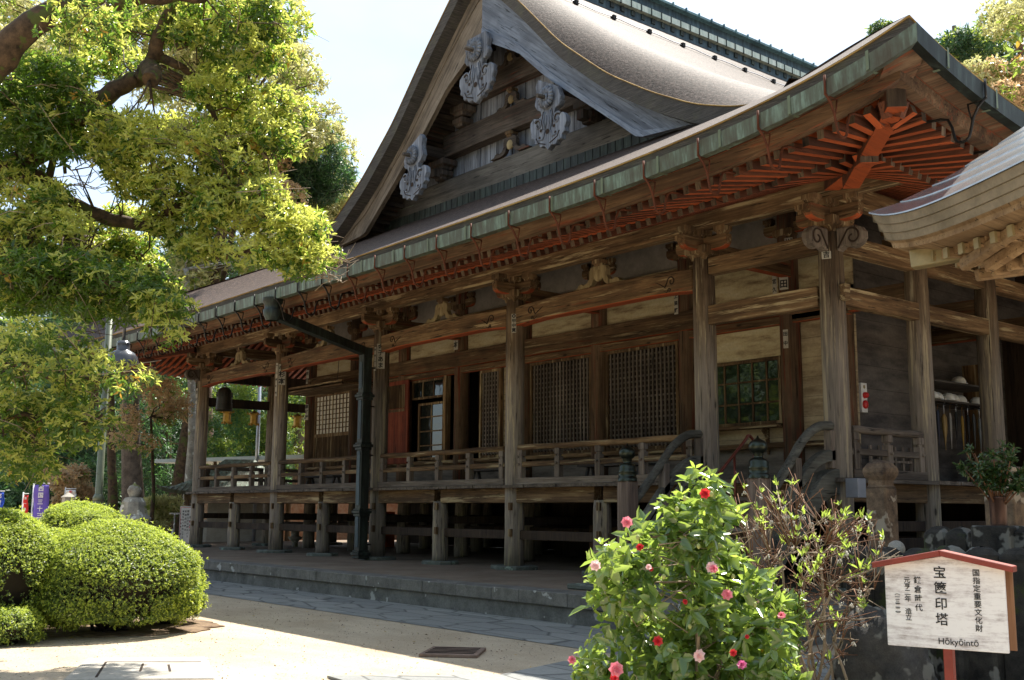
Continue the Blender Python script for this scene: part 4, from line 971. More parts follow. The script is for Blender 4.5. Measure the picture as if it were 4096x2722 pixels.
UM = [('clear_vinyl',(.5,.52,.55)),('dark navy',(.02,.03,.07)),('dark navy',(.015,.02,.05)),('ochre brown',(.30,.20,.07)),('pale grey',(.30,.29,.28)),('black',(.01,.01,.012)),('mustard',(.32,.20,.03)),('black',(.012,.012,.012)),('dark grey',(.05,.055,.06)),('grey vinyl',(.16,.18,.19))]
UL = ['closed navy umbrella hanging at the left end of the rail','closed dark umbrella second from the left on the rail','closed dark umbrella third from the left on the rail','ochre brown closed umbrella flaring open on the rail','pale grey slim closed umbrella right of the ochre one','black closed umbrella in the middle of the rail','mustard yellow closed umbrella right of the pale one','black closed umbrella right of the mustard one','dark grey closed umbrella near the right end','grey vinyl closed umbrella at the right end of the rail']
for i in range(10):
    y = 4.68+i*.2; U = empty('closed_umbrella', (-1.45,y,2.0), UL[i], 'umbrella', 'umbrellas hanging from the rail'); wv = .06 if i == 3 else .035
    mb = MB(); mb.lathe([(.006,0),(.012,.1),(wv,.35),(wv*1.1,.55),(.02,.62)], (-1.45,y,2.05+.03*(i%3)), 8, sx=.6); mb.build('canopy', plain('umbrella_'+UM[i][0].replace(' ','_'), UM[i][1], .5), U)
    mb = MB(); zt = 2.05+.03*(i%3); mb.tube([(-1.45,y,zt+.6),(-1.45,y,2.80),(-1.45,y+.02,2.86),(-1.45,y+.05,2.87),(-1.45,y+.06,2.82)], .008, 5); mb.build('handle', GALV if i % 2 else W_['z'], U)
# benches on the veranda
for i, (x, lab) in enumerate(((-9.0,'low dark wooden bench behind the railing right of the red door'),(-5.6,'low wooden trestle bench behind the railing below the right lattice'),(-15.9,'low bench behind the railing below the paper screen'))):
    B = empty('bench', (x,1.5,1.44), lab, 'bench'); mb = MB(); mb.box(x-.8,x+.8,1.3,1.7,1.78,1.82); mb.build('seat', DPLANK, B, .006)
    for sx in (-.65,.65):
        mb = MB(); mb.bar((x+sx,1.35,1.44),(x+sx,1.45,1.78),.05,.05); mb.bar((x+sx,1.65,1.44),(x+sx,1.55,1.78),.05,.05); mb.build('leg', DPLANK, B)
# ------------------------------------------------------------------ stone post, fence, boulder (right)
def stone_post(c, s, h, lab):
    P = empty('stone_post', c, lab, 'stone post'); c = Vector(c)
    mb = MB(); mb.box(c.x-s/2,c.x+s/2,c.y-s/2,c.y+s/2,c.z,c.z+h); mb.build('shaft', OSTONE, P, .015)
    mb = MB(); prof = [(s*.56,0),(s*.49,.02),(s*.49,.07),(s*.62,.11),(s*.68,.15),(s*.66,.19),(s*.5,.24),(s*.2,.27),(.01,.275)]
    mb.lathe([(a*1.25,b) for a,b in prof], (c.x,c.y,c.z+h), 4, smooth=False); mb.build('cap', OSTONE, P, .02)
stone_post((2.06,-2.33,GZ), .225, 1.62, 'tall square stone post with a moulded lichen cap in front of the right hall corner')
FP = []
def fence_post(u, v, d, wd, name='fence_post'): FP.append((u, v, d, wd))
for i in range(5): fence_post(2165+52*i, 1213+3*(i%2), 8.9-.22*i, .20)
for i, u in enumerate((1990, 2042, 2118, 2188, 2262, 2345)): fence_post(u, 1258+(i%3)*3, 7.6-.08*i, .20)
lb = {0:'leftmost',1:'second',2:'third',3:'fourth',4:'rightmost'}
for i, (u, v, d, wd) in enumerate(FP):
    p = at(u, v, d); h = p.z-GZ
    lab = ('dark chamfered stone fence post of the rear row behind the sign, %s of five' % lb[i]) if i < 5 else ('dark mossy stone post of the front fence row behind the sign, %s' % ('leftmost of six','second of six','third of six','fourth of six','fifth of six','rightmost of six')[i-5])
    mb = MB(); a = Matrix.Rotation(-.45, 3, 'Z'); 
    prof = [(wd*.707,0),(wd*.707,h-.09),(wd*.66,h-.05),(wd*.4,h-.01),(.02,h)]
    mb.lathe(prof, (p.x,p.y,GZ), 4, smooth=False); mb.v = [(a_+random.gauss(0,.006), b_+random.gauss(0,.006), c_+random.gauss(0,.004)) for a_, b_, c_ in mb.v]; o = tag(mb.build('stone_fence_post', DSTONE, None, .02), lab, 'fence post', 'dark stone fence posts')
q = [at(2150,1250,8.8), at(2375,1250,7.9)]
mb = MB(); mb.bar((q[0].x,q[0].y,.15),(q[1].x,q[1].y,.15),.10,.14); mb.bar((q[0].x,q[0].y,.55),(q[1].x,q[1].y,.55),.10,.12); tag(mb.build('stone_fence_rail', DSTONE, None, .01), 'dark stone rails joining the rear fence posts', 'fence rail')
def rock(name, c, r, mat, lab, cat, sq=(1,1,1), amp=.25, n=3, seed=1):
    bm = bmesh.new(); bmesh.ops.create_icosphere(bm, subdivisions=n, radius=1); rs = random.Random(seed); from mathutils import noise
    for v in bm.verts:
        k = 1+amp*noise.noise(v.co*1.3+Vector((seed*3.1,0,0)))+amp*.4*noise.noise(v.co*4+Vector((0,seed,0))); v.co = Vector((v.co.x*sq[0], v.co.y*sq[1], v.co.z*sq[2]))*k*r+Vector(c)
    me = bpy.data.meshes.new(name); bm.to_mesh(me); bm.free()
    for p in me.polygons: p.use_smooth = True
    return tag(link(name, me, mat), lab, cat)
p = at(2045,1550,6.9); rock('boulder', (p.x,p.y,-.05), .36, stone('boulder_stone', (.03,.03,.03),(.09,.085,.08),(.17,.17,.155),8, lt=.57), 'rough grey boulder at the foot of the twiggy shrub left of the sign post', 'boulder', (.8,.8,1.3), .4, 4, 3)
p = at(2066,1266,7.9); rock('round_stone', (p.x,p.y,p.z), .062, LANT, 'small pale ball-shaped stone on top of the stone fence left of the sign', 'stone ball', (1,1,1), .03)
mb = MB(); mb.box(p.x-.09,p.x+.09,p.y-.09,p.y+.09,GZ,p.z-.055); tag(mb.build('stone_pedestal', DSTONE, None, .01), 'dark square pedestal under the pale stone ball', 'pedestal')
# vase with leafy branches on the pillar
pv = at(2303,1212,8.2)
mb = MB(); mb.box(pv.x-.15,pv.x+.15,pv.y-.15,pv.y+.15,GZ,pv.z); tag(mb.build('stone_pedestal', DSTONE, None, .012), 'dark stone pedestal carrying the pot of leafy branches at the right', 'pedestal')
p2 = at(2322,1212,9.4); mb = MB(); mb.box(p2.x-.13,p2.x+.13,p2.y-.13,p2.y+.13,GZ,p2.z+.5); tag(mb.build('stone_pillar', OSTONE, None, .012), 'ochre stone pillar with one bright sunlit side behind the pot of branches', 'pillar')
vase = empty('branch_vase', pv, 'brown metal cylinder vase holding leafy evergreen branches', 'vase')
mb = MB(); mb.lathe([(.060,0),(.062,.20),(.066,.205),(.066,.215),(.055,.215),(.052,.05)], pv, 20); mb.build('pot', TIN, vase)
lb_ = LB(); mb = MB()
for i in range(26):
    t = random.random()*6.3; tip = pv+Vector((.30*math.cos(t)*random.uniform(.2,1), .30*math.sin(t)*random.uniform(.2,1), random.uniform(.3,.62))); m_ = pv.lerp(tip,.5)+Vector((0,0,.06)); mb.tube([pv+Vector((0,0,.1)), m_, tip], [.008,.006,.003], 5)
    C = np.array([tuple(m_.lerp(tip, random.random())) for _ in range(9)]); lb_.rosettes(C, RNG.normal(size=(9,3))*.4+np.array([math.cos(t)*.5,math.sin(t)*.5,.6]), 6, .055, .021, 0)
br = mb.build('branch', TWIGB, vase); lb_.build('foliage', [leaf('dark_evergreen_leaf',(.03,.07,.02),(.07,.12,.03),.3,.3)], vase)  # dark green leaf tone for the cut branches
# car behind the stone fence
cu = Vector((.63,.77,0)); cf = at(2120,1200,12.6); car = empty('parked_car', (cf.x+cu.x*2, cf.y+cu.y*2, GZ), 'black car parked beside the hall behind the stone fence and branch vase', 'car')
nn = Vector((-cu.y, cu.x, 0)); base = Vector((cf.x, cf.y, GZ))-nn*.0
prof = [(0,.35),(.05,.62),(.35,.78),(1.15,.95),(1.95,1.42),(2.5,1.50),(3.3,1.46),(4.0,1.05),(4.35,.98),(4.4,.4),(4.1,.28),(.3,.28)]
mb = MB(); mb.prism(prof, base, cu, (0,0,1), nn*1.65); mb.build('body', CARP, car, .05)
mb = MB(); mb.prism([(1.30,.98),(1.98,1.38),(2.5,1.44),(2.55,.98)], base-nn*.006, cu, (0,0,1), nn*.005); mb.prism([(2.65,.98),(2.6,1.44),(3.25,1.41),(3.75,1.02)], base-nn*.006, cu, (0,0,1), nn*.005); mb.build('window', GLASS, car)
mb = MB(); mb.add([base+cu*1.18+nn*.15+Vector((0,0,.975)), base+cu*1.92+nn*.22+Vector((0,0,1.415)), base+cu*1.92+nn*1.43+Vector((0,0,1.415)), base+cu*1.18+nn*1.5+Vector((0,0,.975))], [(0,1,2,3)]); mb.build('windscreen', GLASS, car)
for a in (.85, 3.55):
    mb = MB(); mb.lathe([(.001,.0),(.2,.0),(.30,.01),(.31,.05),(.31,.2)], base+cu*a-nn*.01+Vector((0,0,.31)), 20, nn); mb.build('wheel', plain('tyre', (.01,.01,.01), .8), car)
mb = MB(); mb.lathe([(.001,.03),(.07,.02),(.08,0)], base+cu*.1+nn*.2+Vector((0,0,.66)), 12, -nn); mb.build('headlight', GALV, car)
# ------------------------------------------------------------------ wooden sign
s0, s1, s2, s3 = at(2046,1487,5.75), at(2326,1508,5.42), at(2045,1300,5.75), at(2313,1312,5.42)
ex = (s1-s0); ex.z = 0; wS = ex.length; ex.normalize(); nS = Vector((ex.y, -ex.x, 0)); o = Vector((s0.x, s0.y, s0.z)); hS = s2.z-s0.z
SG = empty('wooden_sign', (o.x+ex.x*wS/2, o.y+ex.y*wS/2, GZ), 'white weathered wooden sign board with red roof and black Japanese lettering', 'sign')
def signw():
    m = NM('peeling_white_board'); g = m.noise((4,4,34), 1.1, 7, .75); b = m.noise((1,1,1.6), 6, 6, .75)
    f = m.math('ADD', m.math('MULTIPLY', g, .55), m.math('MULTIPLY', b, .45)); c = m.ramp(f, [(.36, (.30,.26,.25)), (.45, (.62,.60,.62)), (.53, (.80,.80,.82))])
    m.bump(f, .3, .004); return m.fin(c, .7)
mb = MB(); rise = .045; mb.prism([(0,0),(wS,0),(wS,hS-.012),(wS/2,hS+rise),(0,hS-.012)], o, ex, (0,0,1), -nS*.022); bd = mb.build('board', signw(), SG, .003)
mb = MB(); ov = .05
for sg in (0, 1):
    a = (-ov, hS-.012-.012); b = (wS/2, hS+rise+.002)
    if sg: a, b = (wS/2, hS+rise+.002), (wS+ov, hS-.012-.012)
    mb.prism([a, b, (b[0], b[1]+.030), (a[0], a[1]+.030)], o+nS*.05, ex, (0,0,1), -nS*.11)
mb.build('roof', REDP, SG, .003)
mb = MB(); c = o+ex*(wS/2)-nS*.045; mb.bar(Vector((c.x,c.y,GZ)), Vector((c.x,c.y,o.z+hS-.02)), .062, .045, ex); mb.build('post', REDP, SG, .004)
mb = MB(); c = o+ex*(wS-.008)-nS*.06; mb.bar(Vector((c.x,c.y,o.z+.01)), Vector((c.x,c.y,o.z+hS)), .02, .07, ex); mb.build('side_batten', wood('orange_batten', (.2,.08,.04),(.42,.22,.12),(.5,.3,.18),'z'), SG)
it = []
def col(s_, fx, f0, f1, size):
    k = len(s_)
    for i, ch in enumerate(s_):
        if ch != ' ': it.append((ch, wS*fx, hS*(1-(f0+(f1-f0)*i/(k-1))), size))
col('宝篋印塔', .475, .10, .66, hS*.155); col('国指定重要文化財', .775, .085, .735, hS*.088); col('鎌倉時代', .285, .20, .53, hS*.094); col('元亨二年 造立', .195, .20, .655, hS*.080); col('︵一三二二︶', .105, .36, .62, hS*.066)
text_obj('lettering', it, o, ex, (0,0,1), BLACK, bd, bold=.012)
text_obj('lettering', [('Hōkyōintō', wS*.60, hS*.088, hS*.105)], o, ex, (0,0,1), BLACK, bd, bold=.008)
# ------------------------------------------------------------------ copper roofed pavilion (upper right)
T = at(2002,492,10.5); e1 = Vector((.868,-.497,0)); e2 = Vector((.497,.868,0)); LP_ = 4.6
PV = empty('copper_roof_pavilion', T+e1*2.3+e2*2.3-Vector((0,0,T.z-GZ)), 'small pavilion with bright copper plate roof and brass capped rafters at the upper right', 'pavilion')
z0 = T.z-.24
def tz(s): return .24*math.exp(-s/.55)+.24*math.exp(-(LP_-s)/.55)
def pp(a, b, ins, z, swap):   # along a, inset ins
    return T*0 + Vector((T.x,T.y,0)) + (e1*a+e2*ins if not swap else e2*a+e1*ins) + Vector((0,0,z0+z+tz(a)*(1-min(1,ins/.9))))
SHEET = plain('bright_copper_plate', (.50,.50,.50), .22, .75, .6, .25); FASC = mottled('brown_copper_fascia', (.17,.135,.085), (.27,.22,.15), 3, .45); PINE = wood('new_cypress_wood', (.20,.12,.06), (.42,.28,.15), (.52,.37,.22), 'y', bump=.2, rough=.7)
S_ = [LP_*i/46 for i in range(47)]
mbs, mbf, mbw = MB(), MB(), MB()
for swap in (False, True):
    def ins_ok(s, i): return max(i, 0)
    for k in range(11):     # stepped copper courses
        i0, i1 = k*.21, (k+1)*.21+.02; h0 = .012+ .82*i0; h1 = .82*i1
        ss = [max(i0, min(LP_-i0, s)) for s in S_]; s2 = [max(i1, min(LP_-i1, s)) for s in S_]
        A = [pp(a,0,i0,h0,swap) for a in ss]; B = [pp(a,0,i1,h1-.002,swap) for a in s2]; C = [pp(a,0,i0,h0-.014,swap) for a in ss]
        n = len(A); mbs.add(A+B+C, [(i,i+1,n+i+1,n+i) for i in range(n-1)]+[(2*n+i,2*n+i+1,i+1,i) for i in range(n-1)])
    for r in range(3):      # three fascia bands
        y0 = -.001-.075*r; i0 = .02+.035*r
        A = [pp(max(i0,min(LP_-i0,s)),0,i0,y0,swap) for s in S_]; B = [pp(max(i0,min(LP_-i0,s)),0,i0+.02,y0-.073,swap) for s in S_]; C=[pp(max(i0,min(LP_-i0,s)),0,i0+.06,y0-.073,swap) for s in S_]
        n = len(A); mbf.add(A+B+C, [(i,i+1,n+i+1,n+i) for i in range(n-1)]+[(n+i,n+i+1,2*n+i+1,2*n+i) for i in range(n-1)])
    def cl_(s_, i_): return max(i_, min(LP_-i_, s_))
    A = [pp(cl_(s,.14),0,.14,-.235,swap) for s in S_]; B = [pp(cl_(s,.15),0,.15,-.28,swap) for s in S_]; C = [pp(cl_(s,.62),0,.62,-.275,swap) for s in S_]; D = [pp(cl_(s,2.2),0,2.2,-.02,swap) for s in S_]; n = len(A)
    E_ = [pp(cl_(s,.10),0,.10,-.22,swap) for s in S_]
    mbw.add(A+B+C+D+E_, [(i,i+1,n+i+1,n+i) for i in range(n-1)]+[(n+i,n+i+1,2*n+i+1,2*n+i) for i in range(n-1)]+[(2*n+i,2*n+i+1,3*n+i+1,3*n+i) for i in range(n-1)]+[(4*n+i,4*n+i+1,i+1,i) for i in range(n-1)])
mbs.build('copper_roof', SHEET, PV); mbf.build('fascia_band', FASC, PV); mbw.build('eave_boards', PINE, PV)
for swap in (False, True):
    s = .45
    while s < LP_-.4:
        mb = MB(); mb.bar(pp(s,0,.36,-.335,swap), pp(s,0,1.2,-.26,swap), .062, .085); o = mb.build('pavilion_rafter', PINE, PV, .006)
        mb = MB(); mb.bar(pp(s,0,.352,-.336,swap), pp(s,0,.375,-.334,swap), .07, .094); mb.build('brass_cap', GOLDP, o)
        mb = MB(); mb.bar(pp(s,0,.80,-.44,swap), pp(s,0,2.1,-.22,swap), .085, .11); mb.build('pavilion_rafter', PINE, PV, .015)
        s += .235
mb = MB(); mb.bar(pp(.5,0,.72,-.36,False), pp(4,0,.72,-.36,False), .07, .05); mb.bar(pp(.5,0,.72,-.36,True), pp(4,0,.72,-.36,True), .07, .05); mb.build('eave_batten', PINE, PV)
mb = MB(); d = (e1+e2).normalized(); b0 = Vector((T.x,T.y,z0-.27)); mb.bar(b0+d*.40, b0+d*2.6+Vector((0,0,.15)), .13, .16); ho = mb.build('hip_rafter', PINE, PV, .01)
mb = MB(); mb.bar(b0+d*.38, b0+d*.85+Vector((0,0,.03)), .14, .17); mb.build('brass_cap', GOLDP, ho, .008)
for a, b in ((1.75,1.75),(LP_-1.75+1.2,1.75),(1.75,LP_-1.75+1.2),(LP_-.6,LP_-.6)):
    q = Vector((T.x,T.y,0))+e1*a+e2*b; mb = MB(); mb.tube([(q.x,q.y,GZ),(q.x,q.y,z0-.2)], .11, 16); mb.build('pillar', PINE, PV)
for swap in (False, True):
    a = pp(1.2,0,1.75,-.42,swap); b = pp(4.4,0,1.75,-.42,swap); a.z = b.z = z0-.35; mb = MB(); mb.bar(a, b, .14, .22); mb.build('head_beam', PINE, PV, .01)
mb = MB(); c = Vector((T.x,T.y,0))+e1*2.3+e2*2.3; mb.lathe([(.25,1.0),(.25,1.25),(.12,1.35),(.15,1.5),(.02,1.75)], (c.x,c.y,z0+.1), 12); mb.build('roof_finial', SHEET, PV)

# ------------------------------------------------------------------ vegetation
def inpoly(x, y, P):
    c = False; j = len(P)-1
    for i in range(len(P)):
        if ((P[i][1] > y) != (P[j][1] > y)) and (x < (P[j][0]-P[i][0])*(y-P[i][1])/(P[j][1]-P[i][1]+1e-9)+P[i][0]): c = not c
        j = i
    return c
def clumps(P, d0, d1, r, dens=1.0):
    """clump centres filling a crown outline between two depths"""
    xs = [p[0] for p in P]; ys = [p[1] for p in P]; out = []
    A = abs(sum(P[i-1][0]*P[i][1]-P[i][0]*P[i-1][1] for i in range(len(P))))/2
    dm = (d0+d1)/2; rp = r/dm*2529; n = int(max(2, A/(rp*rp*1.6)*dens)); k = 0
    while len(out) < n and k < n*60:
        k += 1; x, y = random.uniform(min(xs),max(xs)), random.uniform(min(ys),max(ys))
        if inpoly(x, y, P): out.append(at(x, y, random.uniform(d0, d1)))
    return out
def fill(lb, cl, r, n, k, L, W, top, bot, newfrac, rz=.65, ax=(0,0,.6), spread=1.0):
    """leaf rosettes over the outside of every clump; young leaves and lit needles (top) towards the outer ends"""
    for c in cl:
        rr = r*random.uniform(.7, 1.25); nn_ = max(4, int(n*(rr/r)**2*random.uniform(.7,1.2)))
        D = RNG.normal(size=(nn_,3)); D /= np.linalg.norm(D, axis=1, keepdims=True)
        P = np.array(c)[None] + D*rr*(RNG.uniform(.35,1.05,nn_)**.6)[:,None]*np.array([1,1,rz])
        AX = D*.7+np.array(ax)+RNG.normal(size=(nn_,3))*.25
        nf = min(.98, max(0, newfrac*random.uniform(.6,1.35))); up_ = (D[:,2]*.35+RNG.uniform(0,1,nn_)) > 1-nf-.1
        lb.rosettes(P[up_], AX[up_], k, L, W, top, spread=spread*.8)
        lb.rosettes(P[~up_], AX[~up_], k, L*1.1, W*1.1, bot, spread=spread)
def limb(mb, pts, r0, r1, n=9, wig=.0):
    pts = [Vector(p) for p in pts]; Q = smooth_pts([tuple(p) for p in pts], 4); k = len(Q)
    Q = [Vector(q)+Vector((random.gauss(0,wig),random.gauss(0,wig),random.gauss(0,wig))) for q in Q]
    mb.tube(Q, [r0+(r1-r0)*(i/(k-1))**.8 for i in range(k)], n); return Q
def twigs(mb, cl, joints, r=.022, sub=4, rad=.3):
    for c in cl:
        j = min(joints, key=lambda q: (q-c).length); m_ = j.lerp(c, .5)+Vector((random.gauss(0,.12),random.gauss(0,.12),random.gauss(0,.1)-.05))
        mb.tube([j, j.lerp(m_,.5)+Vector((random.gauss(0,.04),random.gauss(0,.04),random.gauss(0,.04))), m_, c], [r, r*.75, r*.55, r*.3], 5)
        for _ in range(sub):
            e = c+Vector((random.gauss(0,rad),random.gauss(0,rad),random.gauss(0,rad*.6))); mb.tube([m_.lerp(c,.6), m_.lerp(e,.7), e], [r*.35, r*.22, r*.1], 4)
# --- the great old evergreen whose boughs hang in from the left
BT = empty('old_evergreen_tree', at(-260,1500,12.5), 'huge old evergreen with mossy limbs and yellow flowering boughs hanging in from the left', 'tree')
BT.location.z = GZ
mb = MB(); J = []
tb = Vector(BT.location)
J += limb(mb, [tb, tb+Vector((.1,.1,2.2)), at(-240,420,12), at(-200,200,11.8)], .62, .36, 14, .02)
J += limb(mb, [at(-150,330,11.8), at(-50,200,11.2), at(15,110,11), at(95,40,11), at(200,8,11.2), at(330,-4,11.3), at(470,-12,11.6)], .20, .075, 12, .015)
J += limb(mb, [at(-150,480,12.3), at(0,400,12.4), at(110,330,12.5), at(170,275,12.5), at(245,222,12.4), at(300,188,12.4), at(345,165,12.4), at(372,90,12.3), at(392,10,12.3), at(400,-60,12.3)], .15, .06, 12, .02)
J += limb(mb, [at(335,180,12.4), at(345,158,12.3), at(352,176,12.0), at(345,186,11.9)], .13, .09, 10)
J += limb(mb, [at(368,130,12.4), at(400,148,12.3), at(428,160,12.4), at(455,195,12.5), at(480,245,12.5), at(510,300,12.6), at(560,335,12.7), at(640,345,12.8)], .06, .015, 8, .008)
J += limb(mb, [at(418,110,12.3), at(432,90,12.3), at(455,58,12.4), at(520,50,12.5), at(610,75,12.6)], .07, .02, 8, .008)
J += limb(mb, [at(-120,420,12), at(20,395,12.2), at(110,425,12.3), at(180,480,12.2), at(260,505,12.2), at(340,525,12.2), at(420,552,12.2), at(500,590,12.2), at(590,575,12.2), at(690,560,12.1)], .13, .02, 10, .01)
J += limb(mb, [at(340,525,12.2), at(400,480,12.1), at(470,450,12), at(560,430,12), at(650,440,12)], .055, .015, 7, .01)
J += limb(mb, [at(110,425,12.3), at(130,340,12.5), at(140,300,12.5), at(150,400,12.4)], .05, .02, 7)
J += limb(mb, [at(-60,520,12.6), at(100,520,12.7), at(200,560,12.8), at(280,565,12.9), at(330,600,13), at(360,660,13), at(420,720,13)], .11, .02, 9, .01)
J += limb(mb, [at(-80,630,11), at(60,645,11), at(200,650,11), at(330,680,11.2), at(420,740,11.3)], .05, .012, 7, .01)
J += limb(mb, [at(-80,820,10), at(60,850,10), at(160,880,10), at(280,860,10), at(360,850,10)], .045, .01, 7, .01)
J += limb(mb, [at(-80,980,10), at(60,960,10), at(150,990,10), at(240,960,10)], .04, .01, 7, .01)
lb_ = LB(); allc = []
RG = [([(110,-10),(640,-10),(712,62),(700,118),(640,160),(540,150),(450,110),(330,60),(250,70),(120,60)],11.6,13.4,.5,1.0),
 ([(430,150),(560,170),(670,240),(702,320),(650,365),(540,350),(440,270)],12,13.4,.65,1.05),
 ([(240,265),(420,285),(560,375),(645,430),(600,470),(450,470),(300,440),(215,340)],11.6,12.8,.85,1.2),
 ([(400,450),(560,430),(700,490),(760,555),(745,590),(660,640),(560,600),(430,585),(330,550),(330,500)],11.4,12.6,.75,1.15),
 ([(0,405),(110,430),(185,510),(140,555),(-20,550)],11,12,.7,1.1),
 ([(-20,110),(130,130),(220,190),(250,290),(150,350),(-20,400)],11.6,13.2,.08,1.15),
 ([(60,130),(260,80),(330,150),(240,210),(150,180)],13,14.5,.5,.6),
 ([(-20,560),(130,590),(330,620),(400,680),(410,735),(380,750),(330,740),(230,715),(-20,690)],10.6,12.4,.15,2.1),
 ([(330,690),(400,700),(430,755),(390,775),(330,750)],10.6,11.5,.6,1.0),
 ([(-20,765),(150,765),(215,800),(230,850),(325,860),(320,880),(280,890),(180,875),(-20,865)],9.4,10.4,.5,1.25),
 ([(-20,890),(190,910),(240,945),(225,1000),(150,1050),(90,1100),(-20,1100)],9.6,11,.35,1.25),
 ([(120,480),(330,500),(330,560),(200,600),(100,560)],12.6,14,.5,.9), ([(95,5),(270,0),(255,85),(130,90)],10.2,10.9,.5,.8), ([(-20,420),(60,560),(180,640),(60,700),(-20,700)],11,12.6,.3,1.2), ([(200,560),(330,560),(345,640),(230,680)],12.5,14,.35,1.3)]
for P, d0, d1, nf, dn in RG:
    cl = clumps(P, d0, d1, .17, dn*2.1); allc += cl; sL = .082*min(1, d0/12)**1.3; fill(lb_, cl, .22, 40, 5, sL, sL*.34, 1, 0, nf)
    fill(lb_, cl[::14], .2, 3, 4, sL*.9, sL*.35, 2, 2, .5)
twigs(mb, allc[::2], J, .013, 4, .2)
for c in allc[::3]:
    for _ in range(2):
        e = c+Vector((random.gauss(0,.22),random.gauss(0,.22),random.gauss(.02,.16))); g_ = c+Vector((random.gauss(0,.1),random.gauss(0,.1),random.gauss(0,.08))); mb.cur = random.choice((0,1,1)); mb.tube([g_, g_.lerp(e,.5)+Vector((random.gauss(0,.03),random.gauss(0,.03),.02)), e], [.005,.004,.002], 4)
# bare lichened twig sprays
for u, v, d in ((735,620,11.9),(755,640,11.9),(770,600,12),(600,350,12.4),(430,300,12.4),(330,330,12),(180,420,12),(520,520,12)):
    c = at(u, v, d)
    for _ in range(9):
        p = c+Vector((random.gauss(0,.06),random.gauss(0,.06),random.gauss(0,.05))); dr = Vector((.5*rt.x+random.gauss(0,.5),.5*rt.y+random.gauss(0,.5),random.gauss(-.1,.4)))*.2
        mb.cur = 1; mb.tube([p-dr*.8, p, p+dr*.6+Vector((0,0,-.03)), p+dr*1.1+Vector((0,0,.02))], [.006,.005,.004,.002], 4)
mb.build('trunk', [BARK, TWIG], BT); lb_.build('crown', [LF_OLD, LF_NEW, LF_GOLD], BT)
def far_tree(name, lab, regions, trunk, mats, L, W, r=.5, n=60, k=5, dens=1, bark=BARK, group=None, cat='tree', rz=.7, ax=(0,0,.5), tw=True, ub=None):
    """trunk: (u, v_top, v_bottom, d, radius)"""
    u, v0, v1, d, rad = trunk; b = at(ub or u, v1, d); b = Vector((b.x, b.y, GZ)); t = at(u+random.uniform(-6,6), v0, d)
    T_ = empty(name, b, lab, cat, group); mb = MB(); m_ = b.lerp(t,.5)+Vector((random.gauss(0,.2),random.gauss(0,.2),0))
    J = limb(mb, [b, b.lerp(t,.15)+Vector((.03,.02,0)), m_, t], rad, rad*.35, 12, rad*.04); mb.v = [v for v in mb.v]
    mb.tube([b-Vector((0,0,.1)), b+Vector((0,0,.25)), b+Vector((0,0,.8))], [rad*1.45, rad*1.2, rad*1.0], 12)
    lb_ = LB(False); ac = []
    for P, d0, d1, nf in regions: cl = clumps(P, d0, d1, r, dens); ac += cl; fill(lb_, cl, r*1.15, n, k, L, W, 1, 0, nf, rz, ax)
    if tw: twigs(mb, ac, J[len(J)//4:], max(.02, rad*.14), 2, r*.8)
    mb.build('trunk', bark, T_); lb_.build('crown', mats, T_); return T_
far_tree('broadleaf_tree', 'tall yellow green tree behind the boughs, its crown against the sky left of the roof',
  [([(300,120),(560,80),(700,105),(742,190),(774,245),(778,300),(740,340),(690,400),(600,330),(520,360),(340,320)],35,41,.8), ([(-30,-30),(640,-20),(660,60),(560,120),(120,110),(-30,150)],33,40,.75)],
  (560,250,1150,37,.42), [LF_MID, LF_PALE], .17, .075, .62, 110, 6, 1.7, ub=395)
far_tree('broadleaf_tree', 'pale yellow tree whose crown meets the left edge of the gable roof',
  [([(775,330),(846,356),(850,400),(810,480),(762,540),(735,500),(735,410)],41,45,.9), ([(560,420),(770,470),(750,560),(560,560)],40,44,.85)], (765,440,1150,43,.3), [LF_MID, LF_PALE], .17, .075, .62, 100, 6, 1.8)
far_tree('broadleaf_tree', 'tree with pinkish young leaves between the yellow boughs and conifer', [([(500,320),(620,340),(670,430),(650,520),(520,420)],36,39,.9)], (560,420,1150,38,.25), [LF_MID, LF_PINK], .15, .065, .55, 90, 6, 1.7, ub=400)
far_tree('conifer_tree', 'dark green conifer standing above the far end of the hall roof', [([(590,330),(690,290),(735,322),(778,378),(785,412),(745,475),(650,485),(580,400)],38.5,41,.3)],
  (690,300,1150,40,.3), [LF_CON, LF_CON2], .30, .042, .62, 280, 7, 1.7, BARKG, rz=.8, ax=(0,0,-.1))
# --- forest standing behind the court
FG = 'forest trees behind the court'
far_tree('conifer_tree', 'tall cedar with a broad grey trunk behind the stone lantern', [([(180,480),(440,500),(430,660),(300,720),(180,640)],36,40,.3), ([(290,860),(380,870),(370,960),(290,950)],35,36.5,.5)], (310,560,1175,37,.52), [LF_CON2, LF_MID], .24, .05, .8, 90, 6, 1.3, BARKG, FG)
far_tree('conifer_tree', 'straight dark trunk right behind the lamp pole', [([(100,540),(300,560),(300,760),(100,760)],36,41,.2)], (262,600,1175,36,.22), [LF_CON, LF_CON2], .24, .05, .8, 80, 6, 1.2, BARK, FG)
far_tree('broadleaf_tree', 'crooked sunlit pale trunk just left of the far corner pillar', [([(380,570),(620,560),(640,640),(470,700),(400,720)],35,38,.7),([(370,700),(465,700),(465,830),(380,850)],34,37,.75)], (428,620,1160,35.5,.25), [LF_MID, LF_PALE], .16, .07, .6, 80, 6, 1.4, LANT, FG, ub=436)
far_tree('broadleaf_tree', 'small tree with copper pink young leaves left of the far pillar', [([(340,865),(400,860),(440,900),(438,950),(380,965),(340,940)],30.5,32.5,.9), ([(265,950),(330,945),(355,1000),(320,1040),(270,1010)],30,32.5,.75)], (350,960,1170,31.5,.10), [LF_MID, LF_PINK], .11, .05, .36, 70, 6, 1.2, BARK, FG)
